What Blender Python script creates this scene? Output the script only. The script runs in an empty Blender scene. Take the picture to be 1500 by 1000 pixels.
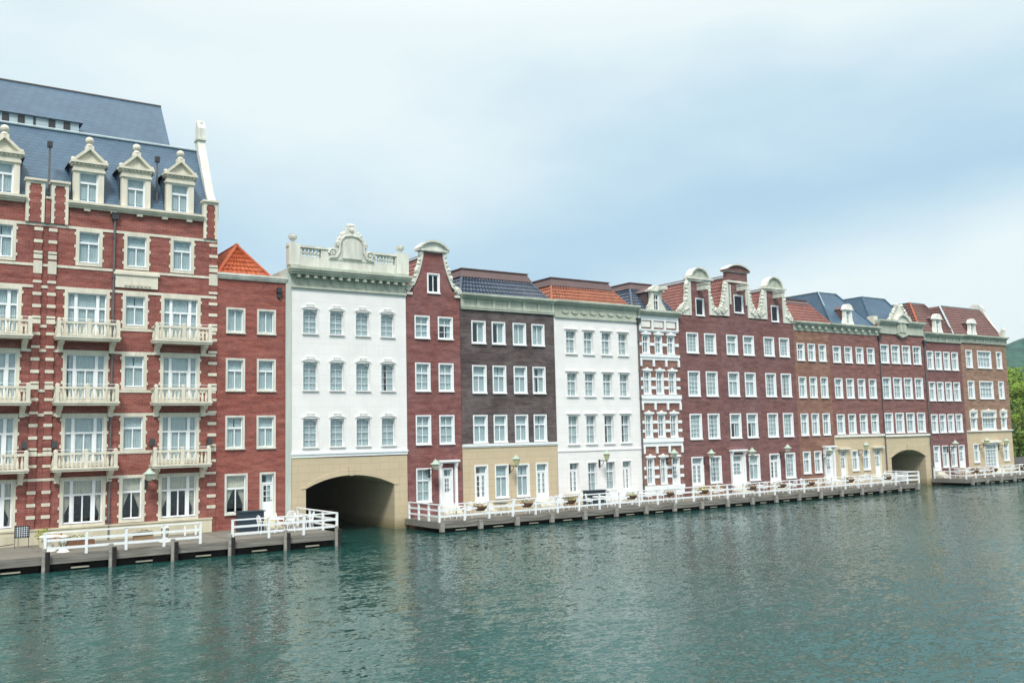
import bpy, math, random
from mathutils import Matrix, Vector
random.seed(7)
sc = bpy.context.scene
COL = sc.collection
# ------------------------------------------------------------------ camera
cam_d = bpy.data.cameras.new("camera"); cam = bpy.data.objects.new("camera", cam_d); COL.objects.link(cam)
cam_d.sensor_width = 36.0; cam_d.lens = 1360.69 / 1500 * 36; cam_d.clip_end = 6000; cam_d.clip_start = 0.1
RM = Matrix(((0.83048157, -0.03770204, -0.55576877), (-0.55656233, -0.09773189, -0.82503748), (-0.02321073, 0.99449838, -0.10214807)))
cam.matrix_world = Matrix.Translation((0, -51.66, 5.4)) @ RM.to_4x4()
sc.camera = cam
sc.render.resolution_x = 1024; sc.render.resolution_y = 682
sc.view_settings.view_transform = 'Standard'; sc.view_settings.look = 'None'; sc.view_settings.gamma = 1
sc.view_settings.exposure = 0.22
# ------------------------------------------------------------------ world: nishita sky under a bright broken overcast
SUN_EL, SUN_AZ = 52, 215          # elevation, compass direction the light comes from (clockwise from +Y)
world = bpy.data.worlds.new("World"); sc.world = world; world.use_nodes = True
nt = world.node_tree; nt.nodes.clear()
def N(t, **k):
    n = nt.nodes.new(t)
    for a, b in k.items(): setattr(n, a, b)
    return n
L = nt.links.new
sky = N('ShaderNodeTexSky', sky_type='NISHITA'); sky.sun_disc = False
sky.sun_elevation = math.radians(SUN_EL); sky.sun_rotation = math.radians(SUN_AZ)
bg1 = N('ShaderNodeBackground'); L(sky.outputs[0], bg1.inputs[0]); bg1.inputs[1].default_value = 0.11
tc = N('ShaderNodeTexCoord'); mp = N('ShaderNodeMapping'); mp.inputs['Scale'].default_value = (1, 1, 2.6); mp.inputs['Location'].default_value = (0.3, 0.55, 0.1)
L(tc.outputs['Generated'], mp.inputs[0])
nz = N('ShaderNodeTexNoise'); nz.inputs['Scale'].default_value = 2.3; nz.inputs['Detail'].default_value = 7; nz.inputs['Roughness'].default_value = .5; L(mp.outputs[0], nz.inputs['Vector'])
sep = N('ShaderNodeSeparateXYZ'); L(tc.outputs['Generated'], sep.inputs[0])
def mth(op, a, b, c=None):
    n = N('ShaderNodeMath', operation=op)
    for i_, v in enumerate((a, b, c)):
        if v is None: continue
        if isinstance(v, (int, float)): n.inputs[i_].default_value = v
        else: L(v, n.inputs[i_])
    return n.outputs[0]
zc = mth('MULTIPLY_ADD', mth('MAXIMUM', mth('SUBTRACT', sep.outputs[0], .45), 0.0), .15, .19)   # a grey-blue band that climbs to the right
dz = mth('SUBTRACT', sep.outputs[2], zc)
fac = mth('ADD', mth('ADD', mth('MULTIPLY', mth('MAXIMUM', dz, 0.0), 3.3), mth('MULTIPLY', mth('MAXIMUM', mth('MULTIPLY', dz, -1.0), 0.0), mth('MULTIPLY', mth('MAXIMUM', mth('SUBTRACT', sep.outputs[0], .55), 0.0), 24))), mth('MULTIPLY_ADD', nz.outputs['Fac'], 1.25, -.55))
cr = N('ShaderNodeValToRGB'); L(fac, cr.inputs[0])
e = cr.color_ramp.elements; e[0].position = .0; e[0].color = (.45, .66, .82, 1); e[1].position = .66; e[1].color = (.84, .945, .965, 1)
m_ = e.new(.25); m_.color = (.57, .76, .87, 1)
mr = N('ShaderNodeMapRange'); mr.inputs[1].default_value = .42; mr.inputs[2].default_value = .9; mr.inputs[3].default_value = .9; mr.inputs[4].default_value = 2.1; L(sep.outputs[2], mr.inputs[0])
warm = N('ShaderNodeMix', data_type='RGBA'); mrw = N('ShaderNodeMapRange'); mrw.inputs[1].default_value = .4; mrw.inputs[2].default_value = .6; L(sep.outputs[2], mrw.inputs[0]); L(mrw.outputs[0], warm.inputs[0]); L(cr.outputs[0], warm.inputs[6]); warm.inputs[7].default_value = (1.0, .98, .94, 1)
bg2 = N('ShaderNodeBackground'); L(warm.outputs[2], bg2.inputs[0]); L(mr.outputs[0], bg2.inputs[1])
mx = N('ShaderNodeMixShader'); mx.inputs[0].default_value = .93; L(bg1.outputs[0], mx.inputs[1]); L(bg2.outputs[0], mx.inputs[2])
wo = N('ShaderNodeOutputWorld'); L(mx.outputs[0], wo.inputs[0])
sd = bpy.data.lights.new("sun", 'SUN'); sd.energy = 2.5; sd.angle = math.radians(12); sd.color = (1, .97, .92)
sun = bpy.data.objects.new("sun", sd); COL.objects.link(sun)
a_, b_ = math.radians(SUN_AZ), math.radians(SUN_EL)
sdir = Vector((math.sin(a_) * math.cos(b_), math.cos(a_) * math.cos(b_), math.sin(b_)))
sun.rotation_euler = sdir.to_track_quat('Z', 'Y').to_euler()

# ------------------------------------------------------------------ materials
def new_mat(name):
    m = bpy.data.materials.new(name); m.use_nodes = True
    t = m.node_tree; b = t.nodes['Principled BSDF']
    return m, t, b
def nd(t, ty, **k):
    n = t.nodes.new(ty)
    for a, b in k.items(): setattr(n, a, b)
    return n
def mixc(t, fac, a, b, blend='MIX'):
    n = nd(t, 'ShaderNodeMix', data_type='RGBA', blend_type=blend)
    for idx, v in ((0, fac), (6, a), (7, b)):
        if isinstance(v, (int, float)): n.inputs[idx].default_value = v
        elif isinstance(v, tuple): n.inputs[idx].default_value = (*v, 1)
        else: t.links.new(v, n.inputs[idx])
    return n.outputs[2]
def noise(t, scale, detail=3, vec=None, stretch=None):
    n = nd(t, 'ShaderNodeTexNoise'); n.inputs['Scale'].default_value = scale; n.inputs['Detail'].default_value = detail
    if stretch:
        m = nd(t, 'ShaderNodeMapping'); m.inputs['Scale'].default_value = stretch
        g = nd(t, 'ShaderNodeTexCoord'); t.links.new(g.outputs['Object'], m.inputs[0]); t.links.new(m.outputs[0], n.inputs['Vector'])
    else:
        g = nd(t, 'ShaderNodeTexCoord'); t.links.new(g.outputs['Object'], n.inputs['Vector'])
    return n.outputs['Fac']
def ramp(t, fac, p0, p1, c0=(0, 0, 0), c1=(1, 1, 1)):
    n = nd(t, 'ShaderNodeValToRGB'); t.links.new(fac, n.inputs[0]); e = n.color_ramp.elements
    e[0].position = p0; e[1].position = p1; e[0].color = (*c0, 1); e[1].color = (*c1, 1)
    return n.outputs[0]
def plain(name, col, rough=.7, var=.12, scale=1.5, streak=False, spec=.3, metal=0, bump=0):
    m, t, b = new_mat(name)
    d = tuple(c * (1 - var) for c in col); u = tuple(min(1, c * (1 + var * .6)) for c in col)
    f = noise(t, scale, 4, stretch=(1, 1, .25) if streak else None)
    c = mixc(t, ramp(t, f, .3, .7), d, u)
    if streak:
        f2 = noise(t, scale * 6, 2, stretch=(1, 1, .08)); c = mixc(t, ramp(t, f2, .55, .75), c, tuple(x * (1 - var * 1.1) for x in col))
    t.links.new(c, b.inputs['Base Color']); b.inputs['Roughness'].default_value = rough
    b.inputs['Specular IOR Level'].default_value = spec; b.inputs['Metallic'].default_value = metal
    if bump:
        bp = nd(t, 'ShaderNodeBump'); bp.inputs['Strength'].default_value = bump; bp.inputs['Distance'].default_value = .02
        t.links.new(noise(t, 14, 4), bp.inputs['Height']); t.links.new(bp.outputs[0], b.inputs['Normal'])
    return m
def brick(name, c1, c2, mortar, stain, st_amt=.5, seed=0.0, bw=.3, rh=.1):
    m, t, b = new_mat(name)
    g = nd(t, 'ShaderNodeTexCoord'); s = nd(t, 'ShaderNodeSeparateXYZ'); t.links.new(g.outputs['Object'], s.inputs[0])
    ad = nd(t, 'ShaderNodeMath', operation='ADD'); t.links.new(s.outputs[0], ad.inputs[0]); t.links.new(s.outputs[1], ad.inputs[1])
    cb = nd(t, 'ShaderNodeCombineXYZ'); t.links.new(ad.outputs[0], cb.inputs[0]); t.links.new(s.outputs[2], cb.inputs[1]); cb.inputs[2].default_value = seed
    br = nd(t, 'ShaderNodeTexBrick'); t.links.new(cb.outputs[0], br.inputs['Vector'])
    br.inputs['Scale'].default_value = 1; br.inputs['Brick Width'].default_value = bw; br.inputs['Row Height'].default_value = rh
    br.inputs['Mortar Size'].default_value = .016; br.inputs['Mortar Smooth'].default_value = .2
    br.inputs['Color1'].default_value = (*c1, 1); br.inputs['Color2'].default_value = (*c2, 1); br.inputs['Mortar'].default_value = (*mortar, 1)
    # horizontal banding of courses + pale and dark weather patches
    n1 = nd(t, 'ShaderNodeTexNoise'); n1.inputs['Scale'].default_value = 1; n1.inputs['Detail'].default_value = 3
    mp = nd(t, 'ShaderNodeMapping'); mp.inputs['Scale'].default_value = (.5, 4, 1); mp.inputs['Location'].default_value = (seed * 3, seed, 0); t.links.new(cb.outputs[0], mp.inputs[0]); t.links.new(mp.outputs[0], n1.inputs['Vector'])
    c = mixc(t, ramp(t, n1.outputs['Fac'], .35, .7), br.outputs['Color'], tuple(x * .78 for x in c1))
    n2 = nd(t, 'ShaderNodeTexNoise'); n2.inputs['Scale'].default_value = .45; n2.inputs['Detail'].default_value = 6; n2.inputs['Roughness'].default_value = .65
    mp2 = nd(t, 'ShaderNodeMapping'); mp2.inputs['Location'].default_value = (seed * 7, seed * 2, 0); t.links.new(cb.outputs[0], mp2.inputs[0]); t.links.new(mp2.outputs[0], n2.inputs['Vector'])
    f = ramp(t, n2.outputs['Fac'], .43, .64, (0, 0, 0), (st_amt, st_amt, st_amt))
    c = mixc(t, f, c, stain)
    n3 = nd(t, 'ShaderNodeTexNoise'); n3.inputs['Scale'].default_value = 9; n3.inputs['Detail'].default_value = 2; t.links.new(cb.outputs[0], n3.inputs['Vector'])
    c = mixc(t, ramp(t, n3.outputs['Fac'], .3, .75, (0, 0, 0), (.45, .45, .45)), c, tuple(min(1, x * 1.35) for x in c2))
    n4 = nd(t, 'ShaderNodeTexNoise'); n4.inputs['Scale'].default_value = 1.7; n4.inputs['Detail'].default_value = 9; n4.inputs['Roughness'].default_value = .75; mp4 = nd(t, 'ShaderNodeMapping'); mp4.inputs['Scale'].default_value = (.8, 2.6, 1); mp4.inputs['Location'].default_value = (seed, seed, 0); t.links.new(cb.outputs[0], mp4.inputs[0]); t.links.new(mp4.outputs[0], n4.inputs['Vector'])
    c = mixc(t, 1.0, c, ramp(t, n4.outputs['Fac'], .3, .7, (.55, .56, .58), (1.38, 1.36, 1.34)), 'MULTIPLY')
    t.links.new(c, b.inputs['Base Color']); b.inputs['Roughness'].default_value = .85; b.inputs['Specular IOR Level'].default_value = .2
    bp = nd(t, 'ShaderNodeBump'); bp.inputs['Strength'].default_value = .4; bp.inputs['Distance'].default_value = .01
    t.links.new(br.outputs['Fac'], bp.inputs['Height']); bp.invert = True; t.links.new(bp.outputs[0], b.inputs['Normal'])
    return m
def blockwall(name, col, line, bw=1.3, rh=.45):   # rendered stone courses with fine joints
    m, t, b = new_mat(name)
    g = nd(t, 'ShaderNodeTexCoord'); s = nd(t, 'ShaderNodeSeparateXYZ'); t.links.new(g.outputs['Object'], s.inputs[0])
    ad = nd(t, 'ShaderNodeMath', operation='ADD'); t.links.new(s.outputs[0], ad.inputs[0]); t.links.new(s.outputs[1], ad.inputs[1])
    cb = nd(t, 'ShaderNodeCombineXYZ'); t.links.new(ad.outputs[0], cb.inputs[0]); t.links.new(s.outputs[2], cb.inputs[1])
    br = nd(t, 'ShaderNodeTexBrick'); t.links.new(cb.outputs[0], br.inputs['Vector'])
    br.inputs['Scale'].default_value = 1; br.inputs['Brick Width'].default_value = bw; br.inputs['Row Height'].default_value = rh
    br.inputs['Mortar Size'].default_value = .014; br.inputs['Mortar Smooth'].default_value = .2
    br.inputs['Color1'].default_value = (*col, 1); br.inputs['Color2'].default_value = (*[x * .96 for x in col], 1); br.inputs['Mortar'].default_value = (*line, 1)
    f = noise(t, .8, 6); c = mixc(t, ramp(t, f, .4, .75, (0, 0, 0), (.5, .5, .5)), br.outputs['Color'], tuple(x * .82 for x in col))
    f2 = noise(t, 5, 3, stretch=(1, 1, .1)); c = mixc(t, ramp(t, f2, .55, .8, (0, 0, 0), (.3, .3, .3)), c, tuple(x * .75 for x in col))
    # damp, greenish tide mark just above the water
    mrn = nd(t, 'ShaderNodeMapRange'); mrn.inputs[1].default_value = .1; mrn.inputs[2].default_value = .75; mrn.inputs[3].default_value = .75; mrn.inputs[4].default_value = 0; t.links.new(s.outputs[2], mrn.inputs[0])
    c = mixc(t, mrn.outputs[0], c, (.16, .14, .06))
    t.links.new(c, b.inputs['Base Color']); b.inputs['Roughness'].default_value = .8; b.inputs['Specular IOR Level'].default_value = .2
    return m
M = {}
M['hbrick'] = brick('hotel red brick', (.25, .078, .062), (.31, .10, .08), (.33, .21, .18), (.15, .06, .058), .6, 1.0)
M['nbrick'] = brick('orange red brick', (.245, .068, .056), (.31, .094, .074), (.31, .18, .15), (.24, .11, .09), .4, 2.0)
M['rbrick'] = brick('crimson brick', (.175, .062, .058), (.23, .090, .082), (.27, .14, .13), (.23, .13, .13), .75, 3.3)
M['dbrick'] = brick('dark purple brown brick', (.065, .048, .05), (.10, .075, .076), (.16, .135, .13), (.17, .15, .145), .7, 4.1)
M['obrick'] = brick('russet brick', (.22, .11, .085), (.27, .14, .11), (.28, .19, .16), (.17, .11, .10), .5, 5.7)
M['tbrick'] = brick('wine red brick', (.165, .072, .068), (.21, .10, .092), (.24, .13, .13), (.19, .115, .115), .7, 6.2)
M['tbrick2'] = brick('wine red brick weathered', (.155, .078, .074), (.20, .105, .098), (.24, .13, .13), (.20, .12, .12), .8, 9.4)
M['bbrick'] = brick('brown brick', (.23, .12, .085), (.28, .155, .11), (.27, .19, .15), (.24, .13, .11), .6, 7.5)
M['cbrick'] = brick('plum brick', (.20, .088, .078), (.245, .115, .10), (.25, .15, .14), (.20, .12, .12), .6, 8.8)
M['lbrick'] = brick('tan brown brick', (.27, .165, .115), (.32, .205, .145), (.31, .22, .17), (.25, .14, .11), .5, 11.1)
M['quaybrick'] = brick('quay brick', (.30, .12, .08), (.36, .17, .11), (.3, .25, .2), (.2, .12, .08), .5, 12.0)
M['cream'] = plain('cream stone', (.68, .65, .54), .75, .16, 2, True)
M['stone'] = plain('sage white stone', (.65, .66, .59), .75, .24, 2, True)
M['sage'] = plain('sage green grey stone', (.45, .49, .41), .75, .22, 1.5, True)
M['white'] = plain('white painted joinery', (.82, .85, .86), .45, .05, 3, False)
M['whitestone'] = plain('white stone trim', (.80, .80, .74), .6, .1, 2, True)
M['stucco'] = blockwall('white render', (.83, .825, .81), (.72, .72, .70), 30, .62)
for n_ in list(M['stucco'].node_tree.nodes):
    if n_.bl_idname == 'ShaderNodeMapRange': n_.inputs[3].default_value = 0
M['creamwall'] = blockwall('cream block render', (.57, .475, .325), (.43, .35, .24))
M['base'] = plain('plinth stone', (.60, .56, .42), .8, .16, 1.5, True)
M['greypipe'] = plain('grey green pilaster', (.50, .55, .50), .7, .1, 2, True)
M['darkmetal'] = plain('dark metal', (.035, .037, .04), .45, .2, 5, spec=.5)
M['pipe'] = plain('drain pipe grey', (.13, .13, .13), .5, .2, 4)
M['verdigris'] = plain('verdigris copper', (.42, .52, .44), .6, .2, 8)
M['brownmetal'] = plain('brown roof metal', (.125, .085, .085), .55, .12, 2)
M['greymetal'] = plain('pale roof flashing', (.42, .52, .55), .5, .1, 2)
M['wood'] = None
def tilemat(name, c0, c1, rough=.6, spec=.35):
    m, t, b = new_mat(name)
    vn = nd(t, 'ShaderNodeTexVoronoi'); vn.inputs['Scale'].default_value = 3.5; g = nd(t, 'ShaderNodeTexCoord'); t.links.new(g.outputs['Object'], vn.inputs['Vector'])
    s = nd(t, 'ShaderNodeSeparateColor'); t.links.new(vn.outputs['Color'], s.inputs[0])
    c = mixc(t, s.outputs[0], c0, c1)
    c = mixc(t, ramp(t, noise(t, 1.2, 4), .45, .8, (0, 0, 0), (.4, .4, .4)), c, tuple(x * .6 for x in c0))
    t.links.new(c, b.inputs['Base Color']); b.inputs['Roughness'].default_value = rough; b.inputs['Specular IOR Level'].default_value = spec
    return m
M['orange'] = tilemat('orange clay tile', (.34, .075, .03), (.48, .12, .045))
M['redtile'] = tilemat('muted red clay tile', (.17, .068, .058), (.25, .10, .082))
M['orangetile'] = tilemat('weathered orange clay tile', (.24, .085, .05), (.34, .125, .07))
M['slatetile'] = tilemat('blue black glazed tile', (.025, .045, .078), (.05, .08, .12), .35, .5)
M['brtile'] = tilemat('brown red flat tile', (.125, .062, .058), (.165, .085, .076))
def slate(name, c0, c1):
    m, t, b = new_mat(name)
    g = nd(t, 'ShaderNodeTexCoord'); s = nd(t, 'ShaderNodeSeparateXYZ'); t.links.new(g.outputs['Object'], s.inputs[0])
    ad = nd(t, 'ShaderNodeMath', operation='ADD'); t.links.new(s.outputs[0], ad.inputs[0]); t.links.new(s.outputs[1], ad.inputs[1])
    cb = nd(t, 'ShaderNodeCombineXYZ'); t.links.new(ad.outputs[0], cb.inputs[0]); t.links.new(s.outputs[2], cb.inputs[1])
    br = nd(t, 'ShaderNodeTexBrick'); t.links.new(cb.outputs[0], br.inputs['Vector'])
    br.inputs['Scale'].default_value = 1; br.inputs['Brick Width'].default_value = .5; br.inputs['Row Height'].default_value = .2
    br.inputs['Mortar Size'].default_value = .018; br.inputs['Color1'].default_value = (*c0, 1); br.inputs['Color2'].default_value = (*c1, 1); br.inputs['Mortar'].default_value = (*[x * .62 for x in c0], 1)
    c = mixc(t, ramp(t, noise(t, .7, 5), .4, .75, (0, 0, 0), (.35, .35, .35)), br.outputs['Color'], tuple(x * 1.35 for x in c1))
    t.links.new(c, b.inputs['Base Color']); b.inputs['Roughness'].default_value = .5; b.inputs['Specular IOR Level'].default_value = .4
    return m
M['slate'] = slate('blue grey slate', (.048, .098, .155), (.062, .12, .18))
def woodmat(name, col):
    m, t, b = new_mat(name)
    f = noise(t, 3, 5, stretch=(.25, 3, 3)); c = mixc(t, ramp(t, f, .3, .75), tuple(x * .6 for x in col), tuple(x * 1.2 for x in col))
    f2 = noise(t, .9, 4); c = mixc(t, ramp(t, f2, .5, .8, (0, 0, 0), (.4, .4, .4)), c, tuple(x * .5 for x in col))
    t.links.new(c, b.inputs['Base Color']); b.inputs['Roughness'].default_value = .8; b.inputs['Specular IOR Level'].default_value = .2
    return m
M['wood'] = woodmat('weathered deck wood', (.255, .245, .215))
M['pile'] = woodmat('pale pile wood', (.33, .32, .29))
M['darkpile'] = woodmat('dark pile wood', (.03, .028, .026))
M['fence'] = woodmat('light brown fence wood', (.45, .27, .15))
M['beam'] = woodmat('pale under beam', (.45, .43, .34))
M['black'] = plain('flat black', (.006, .006, .006), .95, .3, 2, spec=.03)
M['soil'] = plain('dark soil', (.06, .04, .03), .95, .3, 9)
M['wicker'] = plain('brown wicker', (.20, .10, .06), .9, .35, 12)
M['bluebox'] = plain('blue black lacquer', (.035, .055, .075), .45, .15, 3)
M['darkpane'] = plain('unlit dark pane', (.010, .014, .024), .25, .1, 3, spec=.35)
M['leaf'] = plain('leaf green', (.10, .16, .035), .7, .5, 6)
M['leafy'] = plain('leaf yellow green', (.30, .32, .05), .7, .4, 6)
M['leafbr'] = plain('dry leaf and flower', (.22, .12, .06), .8, .5, 9)
M['flower'] = plain('orange flower', (.55, .22, .04), .7, .3, 9)
M['room'] = plain('dark room', (.05, .045, .04), .9, .2, 1)
M['table'] = plain('table linen dusky red', (.20, .07, .07), .8, .3, 6)
def glassmat():
    m = bpy.data.materials.new('window glass'); m.use_nodes = True; t = m.node_tree; t.nodes.clear()
    tr = nd(t, 'ShaderNodeBsdfTransparent'); tr.inputs[0].default_value = (.93, .985, 1, 1)
    gl = nd(t, 'ShaderNodeBsdfGlossy'); gl.inputs['Roughness'].default_value = .03
    fr = nd(t, 'ShaderNodeLayerWeight'); fr.inputs[0].default_value = .5
    pw = nd(t, 'ShaderNodeMath', operation='POWER'); t.links.new(fr.outputs['Facing'], pw.inputs[0]); pw.inputs[1].default_value = 3.5
    ml = nd(t, 'ShaderNodeMath', operation='MULTIPLY_ADD'); ml.inputs[1].default_value = .85; ml.inputs[2].default_value = .12; ml.use_clamp = True; t.links.new(pw.outputs[0], ml.inputs[0])
    bp = nd(t, 'ShaderNodeBump'); bp.inputs['Strength'].default_value = .15; bp.inputs['Distance'].default_value = .02
    t.links.new(noise(t, 1.3, 2), bp.inputs['Height']); t.links.new(bp.outputs[0], gl.inputs['Normal'])
    mi = nd(t, 'ShaderNodeMixShader'); t.links.new(ml.outputs[0], mi.inputs[0]); t.links.new(tr.outputs[0], mi.inputs[1]); t.links.new(gl.outputs[0], mi.inputs[2])
    o = nd(t, 'ShaderNodeOutputMaterial'); t.links.new(mi.outputs[0], o.inputs[0]); return m
M['glass'] = glassmat()
M['curtain'] = plain('pale grey curtain', (.44, .52, .52), .9, .12, 2, False)
M['drape'] = plain('beige drape', (.60, .56, .46), .9, .1, 3, False)
M['lampglass'] = plain('amber lantern glass', (.50, .47, .24), .25, .15, 6, spec=.6)
M['lampwhite'] = plain('milky lantern glass', (.60, .62, .52), .25, .15, 6, spec=.6)
M['rope'] = plain('dark rope', (.05, .05, .05), .9, .2, 9)
M['grass'] = plain('bank grass', (.07, .12, .03), .9, .35, 3)
M['bark'] = plain('bark', (.12, .09, .06), .9, .3, 6)

# ------------------------------------------------------------------ mesh helpers
OR = {}
class MB:
    def __init__(s, mat=None): s.v = []; s.f = []; s.mi = []; s.mats = []; s.cur = 0; s.mat(mat) if mat else None
    def mat(s, k):
        if k not in s.mats: s.mats.append(k)
        s.cur = s.mats.index(k); return s
    def _f(s, idx): s.f.append(idx); s.mi.append(s.cur)
    def poly(s, pts):
        n = len(s.v); s.v += [tuple(p) for p in pts]; s._f(tuple(range(n, n + len(pts)))); return s
    def box(s, x0, x1, y0, y1, z0, z1):
        n = len(s.v)
        s.v += [(x0, y0, z0), (x1, y0, z0), (x1, y1, z0), (x0, y1, z0), (x0, y0, z1), (x1, y0, z1), (x1, y1, z1), (x0, y1, z1)]
        for q in ((0, 1, 5, 4), (1, 2, 6, 5), (2, 3, 7, 6), (3, 0, 4, 7), (4, 5, 6, 7), (3, 2, 1, 0)): s._f(tuple(n + i for i in q))
        return s
    def obox(s, cx, cy, cz, sx, sy, sz, rz):
        c, d = math.cos(rz), math.sin(rz); n = len(s.v)
        for zz in (-sz, sz):
            for xx, yy in ((-sx, -sy), (sx, -sy), (sx, sy), (-sx, sy)): s.v.append((cx + xx * c - yy * d, cy + xx * d + yy * c, cz + zz))
        for q in ((0, 1, 5, 4), (1, 2, 6, 5), (2, 3, 7, 6), (3, 0, 4, 7), (4, 5, 6, 7), (3, 2, 1, 0)): s._f(tuple(n + i for i in q))
        return s
    def xz(s, pts, y0, y1):      # outline counter-clockwise seen from the front, extruded in y
        n = len(s.v); k = len(pts)
        s.v += [(x, y0, z) for x, z in pts] + [(x, y1, z) for x, z in pts]
        s._f(tuple(range(n, n + k))); s._f(tuple(range(n + 2 * k - 1, n + k - 1, -1)))
        for i in range(k): j = (i + 1) % k; s._f((n + j, n + i, n + k + i, n + k + j))
        return s
    def yz(s, pts, x0, x1):
        n = len(s.v); k = len(pts)
        s.v += [(x0, y, z) for y, z in pts] + [(x1, y, z) for y, z in pts]
        s._f(tuple(range(n, n + k))); s._f(tuple(range(n + 2 * k - 1, n + k - 1, -1)))
        for i in range(k): j = (i + 1) % k; s._f((n + j, n + i, n + k + i, n + k + j))
        return s
    def tube(s, p, q, r, n=6, r2=None):
        p = Vector(p); q = Vector(q); d = (q - p).normalized(); u = d.orthogonal().normalized(); w = d.cross(u); k = len(s.v); r2 = r if r2 is None else r2
        for c, rr in ((p, r), (q, r2)):
            for i in range(n): a = 2 * math.pi * i / n; s.v.append(tuple(c + rr * (math.cos(a) * u + math.sin(a) * w)))
        for i in range(n): j = (i + 1) % n; s._f((k + i, k + j, k + n + j, k + n + i))
        s._f(tuple(range(k + n - 1, k - 1, -1))); s._f(tuple(range(k + n, k + 2 * n)))
        return s
    def path(s, pts, r, n=5):
        for a, b in zip(pts, pts[1:]): s.tube(a, b, r, n)
        return s
    def lathe(s, prof, c, n=10):
        k = len(s.v)
        for r, z in prof:
            for i in range(n): a = 2 * math.pi * i / n; s.v.append((c[0] + r * math.cos(a), c[1] + r * math.sin(a), c[2] + z))
        for j in range(len(prof) - 1):
            for i in range(n): i2 = (i + 1) % n; s._f((k + j * n + i, k + j * n + i2, k + (j + 1) * n + i2, k + (j + 1) * n + i))
        s._f(tuple(range(k + n - 1, k - 1, -1))); s._f(tuple(range(k + (len(prof) - 1) * n, k + len(prof) * n)))
        return s
    def ball(s, c, rx, ry, rz, n=8, m=5, jit=0):
        prof = [(max(.001, math.sin(math.pi * j / m)), -math.cos(math.pi * j / m)) for j in range(m + 1)]
        k = len(s.v)
        for r, z in prof:
            for i in range(n):
                a = 2 * math.pi * i / n; g = 1 + random.uniform(-jit, jit)
                s.v.append((c[0] + rx * g * r * math.cos(a), c[1] + ry * g * r * math.sin(a), c[2] + rz * g * z))
        for j in range(m):
            for i in range(n): i2 = (i + 1) % n; s._f((k + j * n + i, k + j * n + i2, k + (j + 1) * n + i2, k + (j + 1) * n + i))
        return s
    def leaves(s, c, rx, ry, rz, num, size):
        for _ in range(num):
            while 1:
                x, y, z = (random.uniform(-1, 1) for _ in range(3))
                if .15 < x * x + y * y + z * z < 1: break
            p = Vector((c[0] + x * rx, c[1] + y * ry, c[2] + z * rz))
            u = Vector((random.gauss(0, 1), random.gauss(0, 1), random.gauss(0, 1))).normalized(); w = u.orthogonal().normalized()
            a = size * random.uniform(.6, 1.3)
            s.poly([p - u * a, p + w * a * .6, p + u * a, p - w * a * .6])
        return s
    def tiles(s, e0, e1, t1, t0, col=.28, row=.34, lift=.055, amp=.04):   # eave left, eave right, top right, top left: rows of curved tiles
        e0, e1, t0, t1 = map(Vector, (e0, e1, t0, t1)); nrm = (e1 - e0).cross(t0 - e0)
        if nrm.length < 1e-6: nrm = (e1 - e0).cross(t1 - e0)
        nrm.normalize()
        W = max((e1 - e0).length, (t1 - t0).length); H = (t0 - e0).length
        slope_h = abs((t0 - e0 - (t0 - e0).project((e1 - e0).normalized() if (e1 - e0).length > .01 else (t1 - t0).normalized())).length)
        nr = max(2, int(slope_h / row)); nc = max(2, int(W / col * 4))
        for r in range(nr):
            a, b = r / nr, (r + 1) / nr; k = len(s.v)
            for f, off in ((a, lift), (b, 0.0)):
                l = e0.lerp(t0, f); rr = e1.lerp(t1, f)
                for c in range(nc + 1):
                    g = c / nc; s.v.append(tuple(l.lerp(rr, g) + nrm * (off + amp * math.sin(g * W / col * 2 * math.pi))))
            for c in range(nc): s._f((k + c, k + c + 1, k + nc + 2 + c, k + nc + 1 + c))
            if r:                     # the small riser under each row
                k2 = len(s.v)
                l = e0.lerp(t0, a); rr = e1.lerp(t1, a)
                for off in (0.0, lift):
                    for c in range(nc + 1):
                        g = c / nc; s.v.append(tuple(l.lerp(rr, g) + nrm * (off + amp * math.sin(g * W / col * 2 * math.pi))))
                for c in range(nc): s._f((k2 + c, k2 + c + 1, k2 + nc + 2 + c, k2 + nc + 1 + c))
        return s
    def mesh(s, name, off=(0, 0, 0)):
        me = bpy.data.meshes.new(name)
        me.from_pydata([(x - off[0], y - off[1], z - off[2]) for x, y, z in s.v], [], s.f)
        for k in s.mats: me.materials.append(M[k])
        me.polygons.foreach_set('material_index', s.mi); me.update(); return me
    def build(s, name, parent=None, off=None):
        if off is None: off = OR.get(parent.name, (0, 0, 0)) if parent else (0, 0, 0)
        o = bpy.data.objects.new(name, s.mesh(name, off)); COL.objects.link(o)
        if parent: o.parent = parent; OR[o.name] = off
        return o
def tag(o, label=None, cat=None, group=None, kind=None):
    for k, v in (('label', label), ('category', cat), ('group', group), ('kind', kind)):
        if v: o[k] = v
    return o
def thing(name, label, cat, loc, group=None):
    o = bpy.data.objects.new(name, None); COL.objects.link(o); o.location = loc; o.empty_display_size = .3
    OR[o.name] = tuple(loc); return tag(o, label, cat, group)
def single(mb, name, label, cat, loc, group=None):
    o = mb.build(name, None, loc); o.location = loc; OR[o.name] = tuple(loc); return tag(o, label, cat, group)
def copy_tree(o, parent=None):
    c = o.copy(); COL.objects.link(c); c.parent = parent
    for ch in list(o.children): copy_tree(ch, c)
    return c

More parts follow.
